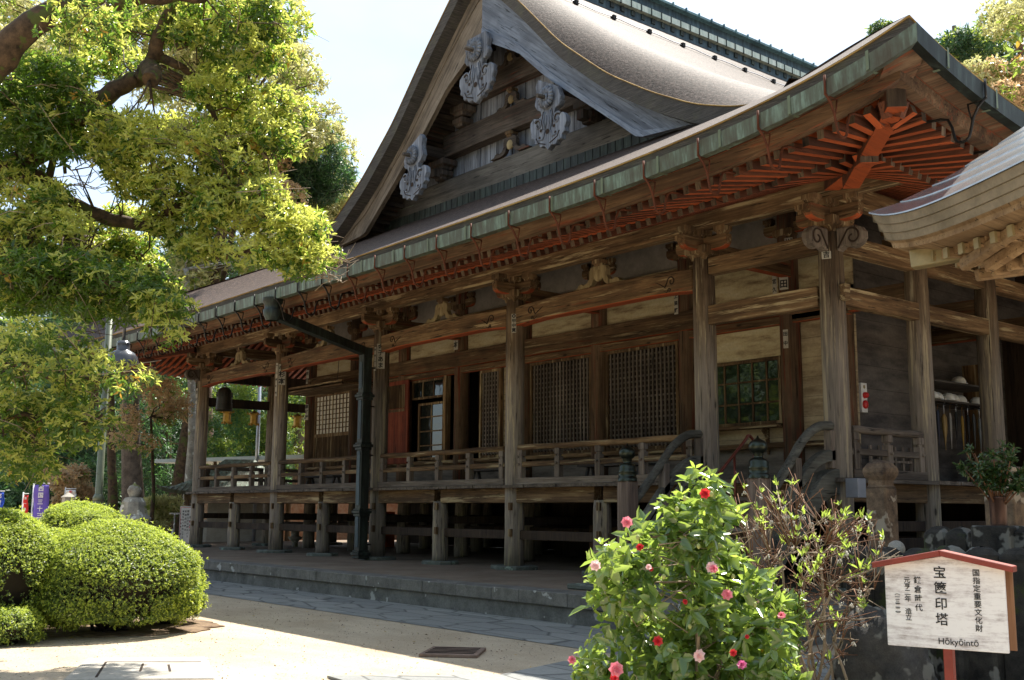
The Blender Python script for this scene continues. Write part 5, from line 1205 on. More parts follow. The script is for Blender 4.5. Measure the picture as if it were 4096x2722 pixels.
far_tree('conifer_tree', 'feathery green conifer framed between the first two pillars', [([(470,870),(600,870),(610,1065),(470,1065)],37,41,.5)], (560,880,1150,41,.22), [LF_CON2, LF_MID], .22, .045, .6, 130, 6, 1.6, BARKG, FG)
far_tree('conifer_tree', 'feathery green conifer framed by the second pillar and the paper screen', [([(610,860),(730,860),(725,1065),(610,1070)],37,41,.6)], (665,880,1150,41,.2), [LF_CON2, LF_MID], .22, .045, .6, 120, 6, 1.6, BARKG, FG)
far_tree('conifer_tree', 'big dark conifer above the left end of the hall roof', [([(380,540),(760,540),(740,640),(560,700),(400,720)],42,47,.3)], (480,560,1170,45,.4), [LF_CON, LF_CON2], .30, .06, .95, 120, 6, 1.6, BARKG, FG)
far_tree('conifer_tree', 'dark conifer deep behind the lamp', [([(40,650),(330,700),(340,870),(40,900)],42,47,.25)], (225,700,1170,45,.35), [LF_CON, LF_CON2], .28, .06, 1.0, 100, 6, 1.3, BARK, FG)
far_tree('conifer_tree', 'dark shaded conifer low behind the round bushes', [([(-40,980),(260,960),(300,1175),(-40,1180)],38,42,.3)], (120,1000,1170,42,.3), [LF_CON, LF_CON2], .26, .055, .9, 130, 6, 1.7, BARK, FG)
far_tree('conifer_tree', 'dark tree behind the cedar trunk and the little green roofed pavilion', [([(240,980),(470,980),(470,1170),(240,1175)],44,50,.2), ([(300,850),(470,850),(470,1000),(300,1000)],47,52,.2)], (385,880,1170,48,.4), [LF_CON, LF_CON2], .3, .06, 1.1, 130, 6, 1.8, BARK, FG)
far_tree('conifer_tree', 'dark trees seen through the veranda behind the hanging lanterns', [([(460,860),(740,860),(740,1090),(460,1090)],50,56,.2)], (610,900,1170,52,.4), [LF_CON, LF_CON2], .32, .065, 1.2, 130, 6, 1.5, BARK, FG)
far_tree('shrub', 'pale leafed shrub by the low posts next to the notice board', [([(350,1150),(405,1150),(405,1235),(352,1240)],31.5,33,.95)], (375,1170,1250,32.5,.04), [LF_MID, LF_PALE], .11, .032, .26, 90, 6, 2.0, BARK, None, 'shrub')
far_tree('shrub', 'shrub with orange young leaves behind the banners', [([(110,1085),(190,1080),(200,1165),(110,1170)],25,27,.9)], (150,1110,1180,26,.04), [LF_MID, LF_PINK], .11, .05, .28, 80, 6, 1.8, BARK, None, 'shrub')
# wood closing the view, with unseen trees behind the camera darkening window reflections
lb_ = LB(False); mb = MB(); cl = []
for P, d0, d1 in (([(-200,900),(760,900),(760,1180),(-200,1185)],62,74), ([(-200,700),(420,760),(420,900),(-200,900)],70,80), ([(2150,200),(2700,200),(2700,1180),(2150,1180)],70,80)): cl += clumps(P, d0, d1, 1.6, 2.2)
fill(lb_, cl, 1.9, 110, 6, .55, .16, 1, 0, .25)
cl = [Vector((random.uniform(-45,40), random.uniform(-54,-40), random.uniform(0,9))) for _ in range(120)]+[Vector((random.uniform(-50,-5), random.uniform(-50,-42), random.uniform(6,17))) for _ in range(90)]+[Vector((random.uniform(24,40), random.uniform(-34,10), random.uniform(1,13))) for _ in range(60)]
fill(lb_, cl, 3.0, 70, 6, .8, .35, 1, 0, .3)
tag(lb_.build('distant_and_unseen_wood', [LF_CON, LF_MID]), kind='stuff')
# --- wooded slope on the right beyond the hall
HG = 'trees on the slope beyond the hall'
far_tree('conifer_tree', 'dark blue green conifer top just right of the upturned roof corner', [([(2160,70),(2195,45),(2232,75),(2238,150),(2165,145)],56,60,.15)], (2200,60,1170,60,.35), [LF_CON, LF_MID], .32, .08, .9, 120, 6, 2.2, BARKG, HG)
far_tree('conifer_tree', 'dark conifer between the two yellow crowns at the upper right', [([(2235,70),(2330,70),(2359,160),(2300,230),(2235,150)],60,64,.2)], (2290,90,1170,63,.35), [LF_CON, LF_MID], .32, .08, 1.0, 120, 6, 2.2, BARKG, HG)
far_tree('broadleaf_tree', 'yellow flowering tree at the top right corner of the view', [([(2262,30),(2300,5),(2400,-30),(2400,100),(2290,90)],54,58,.85)], (2350,20,1170,57,.35), [LF_MID, LF_PALE], .22, .11, .9, 110, 6, 2.2, BARK, HG)
far_tree('broadleaf_tree', 'yellow tree directly behind the upturned corner of the eave', [([(2175,130),(2260,110),(2300,170),(2300,230),(2240,190)],50,54,.85)], (2240,150,1170,53,.35), [LF_MID, LF_PALE], .21, .10, .8, 110, 6, 2.2, BARK, HG)
far_tree('broadleaf_tree', 'apricot tinged tree above the copper pavilion roof', [([(2260,170),(2400,120),(2400,320),(2340,280),(2280,220)],48,53,.9)], (2350,170,1170,52,.35), [LF_MID, LF_PINK], .21, .10, .8, 110, 6, 2.2, BARK, HG)
far_tree('conifer_tree', 'tiny dark treetop showing over the hall roof near the corner', [([(2008,75),(2028,62),(2042,75),(2040,100),(2010,100)],60,62,.2)], (2028,75,1170,61,.3), [LF_CON, LF_MID], .28, .07, .5, 110, 6, 1.5, BARKG, HG)
# leafy spray hanging in at the top right
sp = empty('leafy_twig', at(2350,120,5.2), 'out of reach twig with green and yellow leaves entering at the upper right edge', 'twig')
mb = MB(); a = at(2460,60,5.0); TW = [at(2346,78,5.2), at(2336,120,5.3), at(2322,150,5.2), at(2352,150,5.2)]; lb_ = LB()
for t in TW: mb.tube([a, a.lerp(t,.5)+Vector((0,0,.03)), t], [.006,.004,.002], 5); lb_.rosettes(np.array([tuple(t)]*2), np.array([(-.5,-.2,-.3)]*2), 3, .05, .024, random.choice((0,0,2)), jit=.5)
lb_.rosettes(np.array([tuple(at(2350,95,5.2)),tuple(at(2336,135,5.2))]), np.array([(0,0,-1.)]*2), 2, .05, .026, 1, jit=.5)
mb.build('branch', TWIGB, sp); lb_.build('foliage', [LF_CAM, LF_GOLD, LF_MID], sp)
# --- clipped round azaleas
def bush(u, vtop, d, r, lab, flowers=0, sq=1.0):
    t = at(u, vtop, d); zt = t.z; H = zt-GZ; c = Vector((t.x, t.y, GZ+H*.42)); rzt = H*.58; rzb = H*.42+.05
    B = empty('clipped_azalea', (c.x,c.y,GZ), lab, 'bush', 'clipped round azaleas')
    n = int(21000*(r*(r+H)*.5)/.8)
    D = RNG.normal(size=(n,3)); D /= np.linalg.norm(D, axis=1, keepdims=True); D[:,2] = np.where(D[:,2] < -.75, -D[:,2], D[:,2])
    lump = 1+.05*np.sin(D[:,0]*5.1+u)*np.cos(D[:,1]*4.3)+.03*np.sin(D[:,2]*9+D[:,0]*7)
    e = np.abs(D)**np.where(D[:,2:3] < 0, .62, .82)*np.sign(D); e /= (np.linalg.norm(e,axis=1,keepdims=True)**.75)
    P = np.array(c)[None]+e*lump[:,None]*np.stack([np.full(n,r), np.full(n,r*sq), np.where(e[:,2]>0, rzt, rzb)],1)+RNG.normal(size=(n,3))*.012
    gap = (np.sin(P[:,0]*9)+np.sin(P[:,1]*8+1)+np.sin(P[:,2]*11+2)) < -1.75; keep = ~gap & (P[:,2] > GZ+.03); P = P[keep]; D = D[keep]; n = len(P)
    lb_ = LB(False); AX = D+np.array([0,0,.45])+RNG.normal(size=(n,3))*.3
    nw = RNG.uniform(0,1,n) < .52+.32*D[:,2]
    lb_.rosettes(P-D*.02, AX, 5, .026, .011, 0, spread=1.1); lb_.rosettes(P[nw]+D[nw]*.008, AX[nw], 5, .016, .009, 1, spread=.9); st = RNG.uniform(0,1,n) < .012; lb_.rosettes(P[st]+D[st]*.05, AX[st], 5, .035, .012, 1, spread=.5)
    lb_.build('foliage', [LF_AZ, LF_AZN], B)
    mb = MB()
    for i in range(34):
        t = random.random()*6.3; k = random.uniform(.5,.93); mb.tube([(c.x+random.gauss(0,.06),c.y+random.gauss(0,.06),GZ), (c.x+r*k*.5*math.cos(t),c.y+r*k*.5*math.sin(t),GZ+H*.22), (c.x+r*k*math.cos(t),c.y+r*k*math.sin(t),GZ+H*random.uniform(.3,.75))], [.022,.014,.005], 5)
    mb.lathe([(.001,-rzb*.7),(r*.5,-rzb*.5),(r*.74,0),(r*.68,rzt*.4),(r*.42,rzt*.7),(.001,rzt*.8)], c, 20)  # solid dark core painted as the shade inside the bush
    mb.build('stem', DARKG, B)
bush(265,1208,12.5,.95,'largest clipped round azalea in the middle of the group, in front of the stone lantern')
bush(392,1256,13.3,.42,'rounded azalea lump at the right end of the group nearest the hall')
bush(14,1186,11.9,.60,'clipped azalea at the left edge of the view')
bush(18,1402,11.2,.36,'low azalea mound at the lower left corner')
bush(186,1160,15.8,.72,'clipped azalea dome behind the largest one, below the lamp pole')
bush(342,1216,19,.26,'small azalea just right of the stone lantern')
bush(120,1225,13.6,.5,'azalea dome filling between the left edge bush and the largest one')
# leaf litter and bare earth under the bushes
mb = MB(); c = at(230,1470,12.4); mb.prism([(1.12*math.cos(t*.1309)*(1+.06*math.sin(t*1.3)+.04*math.sin(t*2.9)), 1.0*math.sin(t*.1309)*(1+.06*math.cos(t*1.7)+.04*math.sin(t*2.3))) for t in range(48)], (c.x-.2,c.y+.3,GZ+.002), (.63,.77,0), (-.77,.63,0), (0,0,.012))
tag(mb.build('planting_bed', mottled('dark_humus', (.09,.055,.035), (.26,.18,.11), 5, .95), None), kind='structure')
# fallen leaves on the sand
lb_ = LB(False); n = 420; P = np.stack([RNG.uniform(-12,3,n), RNG.uniform(-9.5,-4.7,n), np.full(n,GZ+.012)],1); lb_.add(P, RNG.normal(size=(n,3))*np.array([1,1,.1]), np.array([[0,0,1.]]*n)+RNG.normal(size=(n,3))*.2, RNG.uniform(.02,.05,n), RNG.uniform(.012,.022,n), RNG.integers(0,2,n))
tag(lb_.build('fallen_leaves', [LF_GOLD, plain('dry_leaf', (.12,.07,.04), .8)]), kind='stuff')
# --- camellia in flower
CM = empty('camellia_bush', at(1600,1700,6.2), 'flowering camellia bush with glossy leaves and pink and red blooms in the right foreground', 'camellia bush'); CM.location.z = GZ
CP = [(1585,1140),(1640,1125),(1670,1150),(1655,1230),(1690,1300),(1790,1370),(1835,1450),(1835,1640),(1540,1740),(1320,1640),(1330,1520),(1370,1430),(1365,1330),(1400,1270),(1450,1245),(1500,1225),(1530,1170)]
cl = clumps(CP, 5.7, 6.6, .085, 1.55); lb_ = LB()
for c in cl:
    n = 8; D = RNG.normal(size=(n,3)); D /= np.linalg.norm(D,axis=1,keepdims=True); P = np.array(c)[None]+D*RNG.uniform(.03,.11,(n,1))
    lb_.rosettes(P, D*.8+np.array([.15,-.2,.45]), 4, .098, .046, 0, spread=1.2, jit=.3)
    sel = RNG.uniform(0,1,n) < .22; lb_.rosettes(P[sel]+D[sel]*.02+np.array([0,0,.02]), D[sel]*.4+np.array([0,0,.9]), 4, .06, .026, 1, spread=.8)
lb_.rosettes(np.array([tuple(c) for c in cl[::14]]), RNG.normal(size=(len(cl[::14]),3)), 1, .075, .036, 2)
lb_.build('foliage', [LF_CAM, LF_MIT, LF_GOLD], CM)
mb = MB(); st_ = Vector((CM.location.x, CM.location.y, GZ)); JJ = []
for i in range(9): e = cl[random.randrange(len(cl))]; JJ += limb(mb, [st_+Vector((random.gauss(0,.05),random.gauss(0,.05),0)), st_.lerp(e,.5)+Vector((random.gauss(0,.06),random.gauss(0,.06),.05)), e], .022, .006, 6)
twigs(mb, cl[::2], JJ, .006, 2, .08); mb.build('stem', TWIG, CM)
def flower(u, v, d, r, ci, full=1.0, lab=None):
    c = at(u, v, d); r *= random.uniform(.72,.95); nrm = (CAM-c).normalized()+Vector((random.gauss(0,.3),random.gauss(0,.3),.35+random.gauss(0,.15))); nrm.normalize(); lf = LB()
    e = nrm.cross(Vector((0,0,1))).normalized(); g = nrm.cross(e)
    for ring, (k, rr, tilt) in enumerate(((7,1.0,.15),(7,.85,.45),(6,.65,.8),(5,.45,1.3),(4,.28,2.2))):
        t = np.arange(k)*2*math.pi/k+ring*.5; A = np.array([tuple(e*math.cos(a)+g*math.sin(a)+nrm*tilt*full) for a in t])
        lf.add(np.array([tuple(c+nrm*.004*ring)]*k), A, np.array([tuple(nrm)]*k)+RNG.normal(size=(k,3))*.15, r*rr*np.ones(k), r*rr*.95*np.ones(k), 0)
    o = lf.build('flower', [PK[ci]], CM)
for f in ((1625,1138,5.75,.034,1,1.4),(1445,1204,5.7,.042,0,1.2),(1475,1262,5.75,.028,1,1.5),(1640,1308,5.55,.044,2,.9),(1645,1312,5.5,.030,0,1.0),(1372,1304,5.7,.034,2,.9),(1676,1371,5.55,.040,0,.9),(1802,1420,5.6,.030,0,1.6),
 (1516,1478,5.5,.032,1,2.0),(1420,1543,5.4,.044,0,.9),(1318,1522,5.5,.030,0,1.5),(1612,1512,5.4,.038,2,.9),(1690,1505,5.5,.028,1,1.5),(1710,1533,5.4,.032,3,1.2),(1722,1468,5.6,.018,1,2),(1495,1308,5.6,.020,2,1.5),(1578,1388,5.5,.020,1,2),(1416,1564,5.4,.034,1,1.2),(1500,1312,5.7,.016,1,2)): flower(*f)
GB_ = plain('green_bud', (.32,.36,.12), .5)
for u, v in ((1578,1150),(1640,1140),(1560,1175),(1470,1240),(1530,1330),(1610,1260),(1690,1330),(1740,1395),(1590,1445),(1480,1420)): mb = MB(); mb.lathe([(.001,-.014),(.009,-.006),(.011,.003),(.007,.012),(.001,.016)], at(u,v,5.65), 8); mb.build('flower_bud', GB_, CM)
# --- paperbush: bare twigs with tufts of young leaves and withered flower heads
PB = empty('paperbush', at(1900,1700,6.9), 'bare twiggy shrub with fresh leaf tufts and withered white flowers beside the camellia', 'shrub'); PB.location.z = GZ
mb = MB(); fl = MB(); lb_ = LB(); b0 = Vector(PB.location)
PP = [(1720,1095),(1850,1120),(1990,1180),(2070,1240),(2060,1290),(2010,1330),(2000,1450),(1930,1560),(1800,1560),(1720,1400),(1690,1200)]
tips = []
while len(tips) < 260:
    u, v = random.uniform(1700,2090), random.uniform(1105,1560)
    if inpoly(u, v, PP) and (random.random() < 1.2-(v-1100)/600): tips.append(at(u, v, random.uniform(6.3,7.5)))
hubs = [at(u, v, random.uniform(6.6,7.2)) for u, v in ((1760,1330),(1800,1290),(1850,1340),(1890,1280),(1930,1340),(1960,1400),(1880,1430),(1820,1420),(1780,1440),(2000,1360),(1920,1480),(1840,1500))]
HP = {}
for i, h in enumerate(hubs): limb(mb, [b0+Vector((random.gauss(0,.12),random.gauss(0,.12),0)), b0.lerp(h,.5)+Vector((random.gauss(0,.07),random.gauss(0,.07),-.03)), h], .014, .007, 6, .004)
sub = []
for h in hubs:
    for _ in range(7):
        t = min(tips, key=lambda q: (q-h).length+random.uniform(0,.35)); m_ = h.lerp(t,.55)+Vector((random.gauss(0,.03),random.gauss(0,.03),.01)); mb.tube([h, h.lerp(m_,.5)+Vector((random.gauss(0,.012),0,random.gauss(0,.012))), m_], [.006,.005,.004], 5); sub.append(m_)
for t in tips:
    h = min(sub+hubs, key=lambda q: (q-t).length); mb.cur = random.choice((0,1,1)); mb.tube([h, h.lerp(t,.5)+Vector((random.gauss(0,.015),random.gauss(0,.015),random.gauss(.01,.01))), t], [.004,.0032,.0024], 5)
    if random.random() < .55:
        s = random.uniform(.035,.06); lb_.rosettes(np.array([tuple(t)]), np.array([[0,0,1.]]), 5, s, s*.33, 0, spread=.45, jit=.15)
    if random.random() < .45:
        for _ in range(7): q = t+Vector((random.gauss(0,.008),random.gauss(0,.008),-.02+random.gauss(0,.008))); fl.tube([q, q+Vector((random.gauss(0,.004),random.gauss(0,.004),-.014))], [.002,.0035], 4)
    for _ in range(2):
        e = t+Vector((random.gauss(0,.06),random.gauss(0,.06),random.gauss(.01,.05))); mb.tube([h.lerp(t,.7), e], [.003,.0018], 4)
mb.build('stem', [TWIG, TWIGB], PB); lb_.build('foliage', LF_MIT, PB); fl.build('withered_flowers', FLW, PB)['kind'] = 'stuff'
# ------------------------------------------------------------------ left background: lantern, lamp, banners, pavilion
def g0(p): return Vector((p.x, p.y, GZ))
c = at(306,1200,20.6); z = c.z; q_ = .78; SL_ = empty('stone_lantern', g0(c), 'old lichen covered stone lantern with bell shaped cap behind the round bushes', 'stone lantern')
X_, Y_ = c.x, c.y
mb = MB(); mb.lathe([(a*q_,b*q_) for a,b in [(.30,-.0),(.47,.0),(.45,.06),(.36,.14),(.32,.30),(.29,.44),(.22,.54),(.02,.57)]], (X_,Y_,z), 8, smooth=False); mb.build('cap', LANT, SL_, .03)
mb = MB(); mb.lathe([(a*q_,b*q_) for a,b in [(.10,.55),(.13,.58),(.12,.60),(.16,.66),(.165,.74),(.12,.82),(.04,.86),(.01,.92)]], (X_,Y_,z), 14); mb.build('jewel', LANT, SL_)
mb = MB(); mb.lathe([(.15,-.33),(.17,-.30),(.17,-.02),(.15,.0)], (X_,Y_,z), 6, smooth=False); fb = mb.build('fire_box', LANT, SL_, .01)
mb = MB(); d = (CAM-c).normalized(); d.z = 0; mb.lathe([(.07,.0),(.001,.005)], Vector((X_,Y_,z-.16))+d*.155, 12, d); mb.build('opening', BLACK, fb)
mb = MB(); mb.lathe([(.2,GZ-z),(.2,GZ-z+.12),(.11,GZ-z+.2),(.11,-.52),(.16,-.46),(.22,-.40),(.22,-.33)], (X_,Y_,z), 12); mb.build('pedestal', LANT, SL_)
LPo = empty('lamp_post', g0(at(226,1165,20)), 'olive steel lamp pole with a dark enamel dome lamp hung from its curved arm', 'lamp post')
b = g0(at(226,1165,20)); topz = at(250,560,20).z; mb = MB()
mb.tube([b, b+Vector((0,0,.75+.8)), b+Vector((0,0,.80+.8)), Vector((b.x,b.y,topz))], [.093,.093,.066,.060], 16)
mb.tube([b+Vector((0,0,1.50)), b+Vector((0,0,1.56)), b+Vector((0,0,1.62))], [.10,.10,.07], 16); mb.build('pole', POLE, LPo)
l0 = at(285,787,20); mb = MB(); tp = Vector((b.x,b.y,topz)); mb.tube(smooth_pts([tuple(tp-Vector((0,0,.3))), tuple(tp+Vector((.02,.02,.05))), tuple(tp.lerp(Vector((l0.x,l0.y,topz+.32)),.5)), tuple((l0.x,l0.y,topz+.1)), tuple((l0.x,l0.y,topz-.25)), tuple(l0)],4), .03, 8); mb.build('arm', LAMPM, LPo)
mb = MB(); mb.lathe([(.02,.02),(.10,.0),(.11,-.03),(.12,-.035),(.115,-.06),(.115,-.16),(.13,-.17),(.20,-.21),(.26,-.29),(.285,-.39),(.29,-.42),(.27,-.42),(.2,-.3),(.001,-.25)], l0, 28); mb.build('lamp_dome', LAMPM, LPo)
def banner(u, v0, v1, d, wd, mat, txt, lab, tc):
    a = at(u, v0, d); b_ = at(u, v1, d); B = empty('banner', g0(a), lab, 'banner', 'banners beyond the round bushes')
    ex = rt.copy(); ex.z = 0; ex.normalize(); n = Vector((ex.y,-ex.x,0)); mb = MB(); H = a.z-b_.z; rows = []
    for i in range(9):
        z = -H*i/8; rows.append([a+Vector((0,0,z))+ex*x+n*(.03*math.sin(i*.9+x*5)) for x in (0,wd*.35,wd*.7,wd)])
    vs = [p for r in rows for p in r]; mb.add(vs, [(i*4+j,i*4+j+1,i*4+4+j+1,i*4+4+j) for i in range(8) for j in range(3)], True); cl_ = mb.build('cloth', mat, B)
    s = cl_.modifiers.new('thick','SOLIDIFY'); s.thickness = .004
    mb = MB(); mb.tube([Vector((a.x,a.y,GZ))-ex*.02, a-ex*.02+Vector((0,0,.06))], .014, 6); mb.tube([a-ex*.02+Vector((0,0,.03)), a+ex*wd+Vector((0,0,.03))], .009, 5); mb.build('pole', WHITE, B)
    k = len(txt); text_obj('lettering', [(ch, wd*.5, -H*(i+.6)/(k+.3), min(wd*.6, H/k*.8)) for i, ch in enumerate(txt)], a+n*.035, ex, (0,0,1), tc, cl_, bold=.02)
banner(56,1142,1195,21,.085,REDC,'第一番札','slim red banner with white characters between the left bush and the purple banner',WHITE)
banner(80,1118,1200,22,.30,PURP,'西国三十三','large purple banner with white characters behind the left bush',WHITE)
banner(-10,1136,1170,22,.18,BLUEC,'那智','blue banner at the left edge of the view',WHITE)
banner(153,1130,1150,24,.22,WHITE,'御守','small white and red banner behind the grey box post',REDC)
c = at(158,1142,21); BX = empty('box_post', g0(c), 'short grey metal post lamp with pyramid cap beside the purple banner', 'post')
mb = MB(); mb.lathe([(.13,GZ-c.z),(.13,-.05),(.15,-.05),(.15,-.03),(.02,.05)], c, 4, smooth=False); mb.build('post_body', CONC, BX)
# green roofed pavilion, notice board, low posts, people-height booth behind
PVG = empty('small_pavilion', g0(at(470,1180,33)), 'small wooden pavilion with a curved green copper roof behind the far corner pillar', 'pavilion')
ex = Vector((.60,.80,0)).normalized(); ey = Vector((-.80,.60,0)); A0 = at(360,1117,32.5); zc = A0.z-.22
def pg(a, b, z): return Vector((A0.x,A0.y,zc))+ex*a+ey*b+Vector((0,0,z))
def rz_(a, b, W=4.2, D=3.2):
    e = min(a, W-a, b, D-b); cur = .22*math.exp(-min(a,W-a)/.5)*math.exp(-min(b,D-b)/.5); return cur+.30*e+.22*e*e
mb = MB(); mb.grid(lambda a, b: pg(a,b,rz_(a,b)), [4.2*i/28 for i in range(29)], [3.2*i/20 for i in range(21)], False)
for i in range(28): mb.face([pg(4.2*i/28,0,rz_(4.2*i/28,0)), pg(4.2*(i+1)/28,0,rz_(4.2*(i+1)/28,0)), pg(4.2*(i+1)/28,.05,rz_(4.2*(i+1)/28,0)-.10), pg(4.2*i/28,.05,rz_(4.2*i/28,0)-.10)])
mb.build('pavilion_roof', COP, PVG)
mb = MB()
for i in range(1, 28): mb.tube([pg(.15*i, b*.1, rz_(.15*i, b*.1)+.01) for b in range(0, 16, 3)], .012, 4)
mb.build('roof_rib', COP, PVG)
mb = MB(); q = [pg(.75,.7,0),pg(3.5,.7,0),pg(3.5,2.6,0),pg(.75,2.6,0)]
for i in range(4):
    a, b = q[i], q[(i+1)%4]; mb.bar(a+Vector((0,0,.02)), b+Vector((0,0,.02)), .12, .5); mb.tube([(a.x,a.y,GZ),(a.x,a.y,zc+.2)], .09, 8)
mb.build('pavilion_frame', wood('warm_pavilion_wood', (.16,.09,.05),(.36,.24,.14),(.45,.32,.2),'z'), PVG)
mb = MB(); mb.bar(pg(1.0,2.4,-1.2), pg(3.4,2.4,-1.2), .06, 1.9); mb.build('back_wall', CONC, PVG)
NB = empty('notice_board', g0(at(425,1255,31.5)), 'white notice board with black and red Japanese writing leaning by the far corner pillar', 'notice board')
a, b = at(411,1255,31.5), at(442,1259,31.5); ex2 = (b-a); ex2.z = 0; wd = ex2.length; ex2.normalize(); n = Vector((ex2.y,-ex2.x,0)); hh = at(411,1167,31.5).z-a.z
mb = MB(); mb.prism([(0,0),(wd,0),(wd,hh),(0,hh)], a, ex2, (0,0,1), -n*.04); bd2 = mb.build('board', WHITE, NB)
it = []
for s_, fx, f0, f1, sz, in (('熊野交通',.82,.30,.62,.10),('那智山周遊観光バス',.62,.14,.80,.085),('記念品引換は',.44,.14,.62,.085),('本堂受付へお出し下さい',.26,.14,.90,.08),('西国第一番札所',.10,.36,.92,.06)):
    for i, ch in enumerate(s_): it.append((ch, wd*fx, hh*(1-(f0+(f1-f0)*i/(len(s_)-1))), sz*hh*.72))
text_obj('lettering', it, a, ex2, (0,0,1), BLACK, bd2, bold=.02); text_obj('lettering', [('交', wd*.82, hh*.57, .11*hh*.7), ('通', wd*.82, hh*.45, .11*hh*.7)], a+n*.002, ex2, (0,0,1), REDC, bd2, bold=.03)
mb = MB()
for z in (.02, .98): mb.tube([a+ex2*wd*.06+n*.004+Vector((0,0,hh*z*.98+.01)), a+ex2*wd*.94+n*.004+Vector((0,0,hh*z*.98+.01))], .006, 4)
for x in (.06,.94): mb.tube([a+ex2*wd*x+n*.004+Vector((0,0,.03)), a+ex2*wd*x+n*.004+Vector((0,0,hh*.97))], .006, 4)
mb.build('red_border', REDC, bd2)
for i, u in enumerate((359,381,400)):
    p = at(u,1231,30.5+.1*i); mb = MB(); mb.lathe([(.15,GZ-p.z),(.15,-.02),(.13,.0),(.02,.012)], p, 4, smooth=False); tag(mb.build('low_post', DARKIN, None, .01), 'dark square low fence post left of the notice board, %s of three' % ('left','middle','right')[i], 'low post', 'low dark posts')
p0_, p1_ = at(372,1254,30.2), at(425,1256,30.2); mb = MB(); mb.bar(p0_, p1_, .12, .10); tag(mb.build('low_rail', DARKIN), 'low dark timber rail on the ground before the three low posts', 'rail')
p = at(396,1250,26.8); q = at(392,1165,27); mb = MB(); mb.tube([(p.x,p.y,GZ),(p.x,p.y,at(396,1230,26.8).z+.1)], .018, 6); tag(mb.build('marker_stick', WHITE), 'thin white marker stick beside the notice board', 'stick')
q = at(403,1184,27); mb = MB(); mb.tube([(q.x,q.y,GZ),(q.x,q.y,q.z)], .02, 6); mb.bar(q-rt*.14, q+rt*.14, .03, .04); tag(mb.build('perch_stand', LANT), 'thin T shaped wooden stand in front of the pale shrub', 'stand')
# long booth with a pale roof and blue sheet behind the veranda
BO = empty('souvenir_booth', g0(at(560,1180,36)), 'long low booth with pale metal roof and blue sheet behind the left veranda end', 'booth')
a, b = at(470,1062,38.5), at(632,1072,36.5); dd_ = (b-a); dd_.z = 0; L_b = dd_.length; dd_.normalize(); nb = Vector((dd_.y,-dd_.x,0)); z = a.z
mb = MB(); mb.bar(Vector((a.x,a.y,z-.05))-dd_, Vector((b.x,b.y,z-.05))+dd_*3, 2.6, .12, (0,0,1)); mb.build('roof', plain('pale_metal_roof', (.55,.60,.58), .5), BO)
mb = MB(); mb.bar(Vector((a.x,a.y,z-.75))+nb*.9, Vector((b.x,b.y,z-.75))+nb*.9, .02, .55); mb.build('blue_sheet', BLUET, BO)
mb = MB(); mb.bar(Vector((a.x,a.y,GZ+.55))+nb*.5, Vector((b.x,b.y,GZ+.55))+nb*.5, .5, .9); mb.build('counter', CONC, BO)
mb = MB()
for i in range(5): q = a+dd_*(L_b*i/4)+nb*1.0; mb.bar(Vector((q.x,q.y,GZ)), Vector((q.x,q.y,z)), .08, .08, dd_)
mb.build('booth_post', W_['z'], BO)
pt = at(590,1110,35); q = at(619,800,35); mb = MB(); mb.tube([(pt.x,pt.y,GZ),(pt.x,pt.y,at(600,860,35).z+1)], [.07,.055], 10); tag(mb.build('flagpole', GALV), 'tall thin white metal pole seen between the first two pillars', 'pole')
# objects seen under the floor between the posts
def mini_lantern(u, v0, v1, d, lab):
    t = at(u, v0, d); P = empty('garden_lantern', g0(t), lab, 'stone lantern'); h = t.z-GZ; mb = MB(); mb.lathe([(.22,0),(.2,.1),(.09,.2),(.08,h*.55),(.16,h*.62),(.2,h*.7),(.11,h*.72),(.11,h*.85),(.24,h*.9),(.02,h)], g0(t), 12); mb.build('shaft', LANT, P)
mini_lantern(681,1215,1255,30,'small grey stone lantern seen under the hall floor between the posts')
mb = MB(); a = at(640,1235,37.5); b = at(1080,1235,37.5); mb.bar(Vector((a.x,a.y,GZ+.85)), Vector((b.x,b.y,GZ+.85)), .3, 1.7); tag(mb.build('brick_wall', mottled('pinkish_brick', (.45,.22,.14), (.55,.40,.32), 5, boards=.12)), 'low pinkish brick wall in sunlight seen under the hall floor', 'wall')
mb = MB(); a = at(893,1195,30); mb.bar(Vector((a.x-.25,a.y,GZ)), Vector((a.x-.25,a.y,a.z+.18)), .5, .5); tag(mb.build('offering_box', ORANGE, None, .01), 'bright orange vermilion box seen through the gap under the floor', 'box')
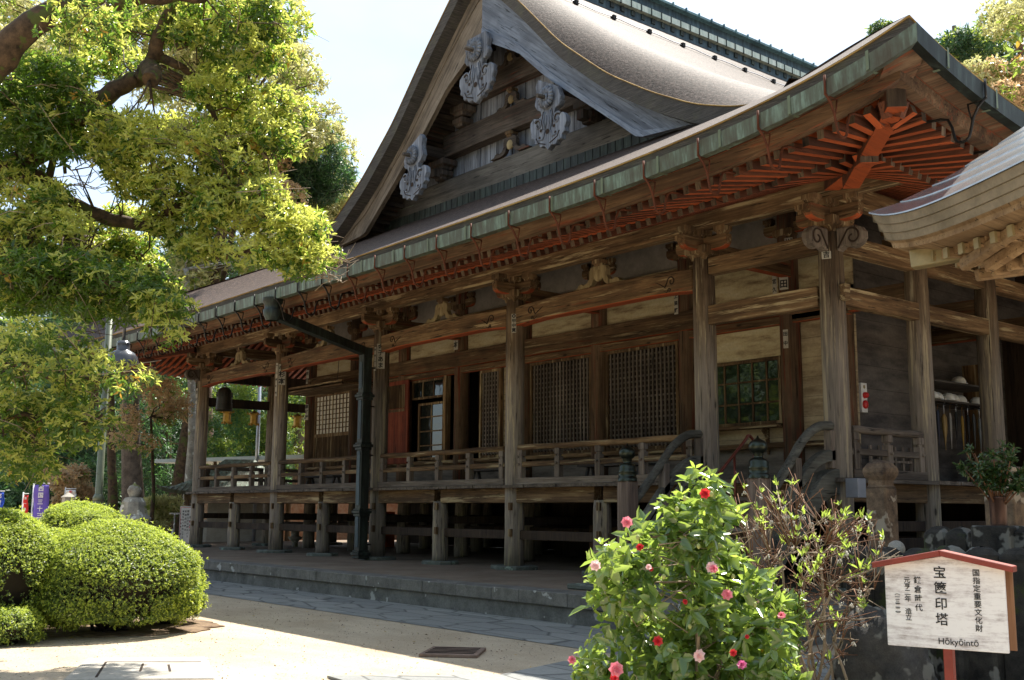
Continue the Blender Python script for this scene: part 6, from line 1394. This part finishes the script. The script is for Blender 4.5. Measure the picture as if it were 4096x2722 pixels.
# ------------------------------------------------------------------ covers let into the sand
mb = MB(); mb.prism([(-.44,-6.25),(-.03,-5.87),(-.44,-5.44),(-.84,-5.80)], (0,0,GZ), (1,0,0), (0,1,0), (0,0,.03)); pm = tag(mb.build('drain_cover', mottled('rusty_plate', (.16,.10,.07),(.26,.18,.14),4), None, .005), 'brown metal drain cover set in the shaded sand', 'drain cover')
mb = MB(); 
for i in range(5): t = .15+.17*i; a = Vector((-.44,-6.25,GZ+.032)).lerp(Vector((-.84,-5.80,GZ+.032)), t); b = Vector((-.03,-5.87,GZ+.032)).lerp(Vector((-.44,-5.44,GZ+.032)), t); mb.bar(a.lerp(b,.08), a.lerp(b,.92), .02, .006)
mb.build('grate_bar', IRON, pm)
mb = MB(); mb.prism([(-2.15,-8.75),(-.95,-9.35),(-.30,-8.35),(-1.55,-7.85)], (0,0,GZ-.02), (1,0,0), (0,1,0), (0,0,.034)); pm = tag(mb.build('concrete_cover', CONC, None, .01), 'large pale concrete cover slab in the sunlit sand near the bushes', 'cover slab')
mb = MB(); mb.bar((-1.75,-8.72,GZ+.015),(-1.25,-8.05,GZ+.015),.02,.004); mb.bar((-1.75,-8.72,GZ+.015),(-.9,-9.1,GZ+.015),.02,.004); mb.bar((-1.45,-8.5,GZ+.015),(-1.0,-8.7,GZ+.015),.02,.004); mb.bar((-1.25,-8.35,GZ+.015),(-.85,-8.5,GZ+.015),.02,.004); mb.build('cover_seam', GROOVE, pm)

# timber block added to hide bright sky in the dark corner on the right
OB = empty('added_dark_block', (6,15,GZ), 'added timber block standing in for deep shade at the right edge behind the hall pillars', 'backdrop')
mb = MB(); mb.box(.6,13,13,17,GZ,4.6); mb.build('wall', DPLANK, OB); mb = MB(); mb.prism([(-1,4.4),(6.8,6.6),(14.5,4.4),(14.5,4.6),(6.8,6.9),(-1,4.6)], (0,12,0), (1,0,0), (0,0,1), (0,6,0)); mb.build('roof', COPD, OB)
mb = MB()
for x in (2,4,6,8,10): mb.box(x-.06,x+.06,12.95,13.0,GZ,4.4)
mb.build('wall_batten', W_['z'], OB)

# coarse grit lying on the sand
lb_ = LB(False); n = 5200; P = np.stack([RNG.uniform(-9,4.5,n), RNG.uniform(-10,-4.7,n), np.full(n,GZ+.004)],1); lb_.add(P, RNG.normal(size=(n,3))*np.array([1,1,.25]), np.array([[0,0,1.]]*n)+RNG.normal(size=(n,3))*.5, RNG.uniform(.006,.022,n), RNG.uniform(.006,.018,n), RNG.integers(0,2,n))
tag(lb_.build('gravel', [plain('grey_grit', (.22,.20,.17), .9), plain('brown_grit', (.26,.18,.11), .9)]), kind='stuff')
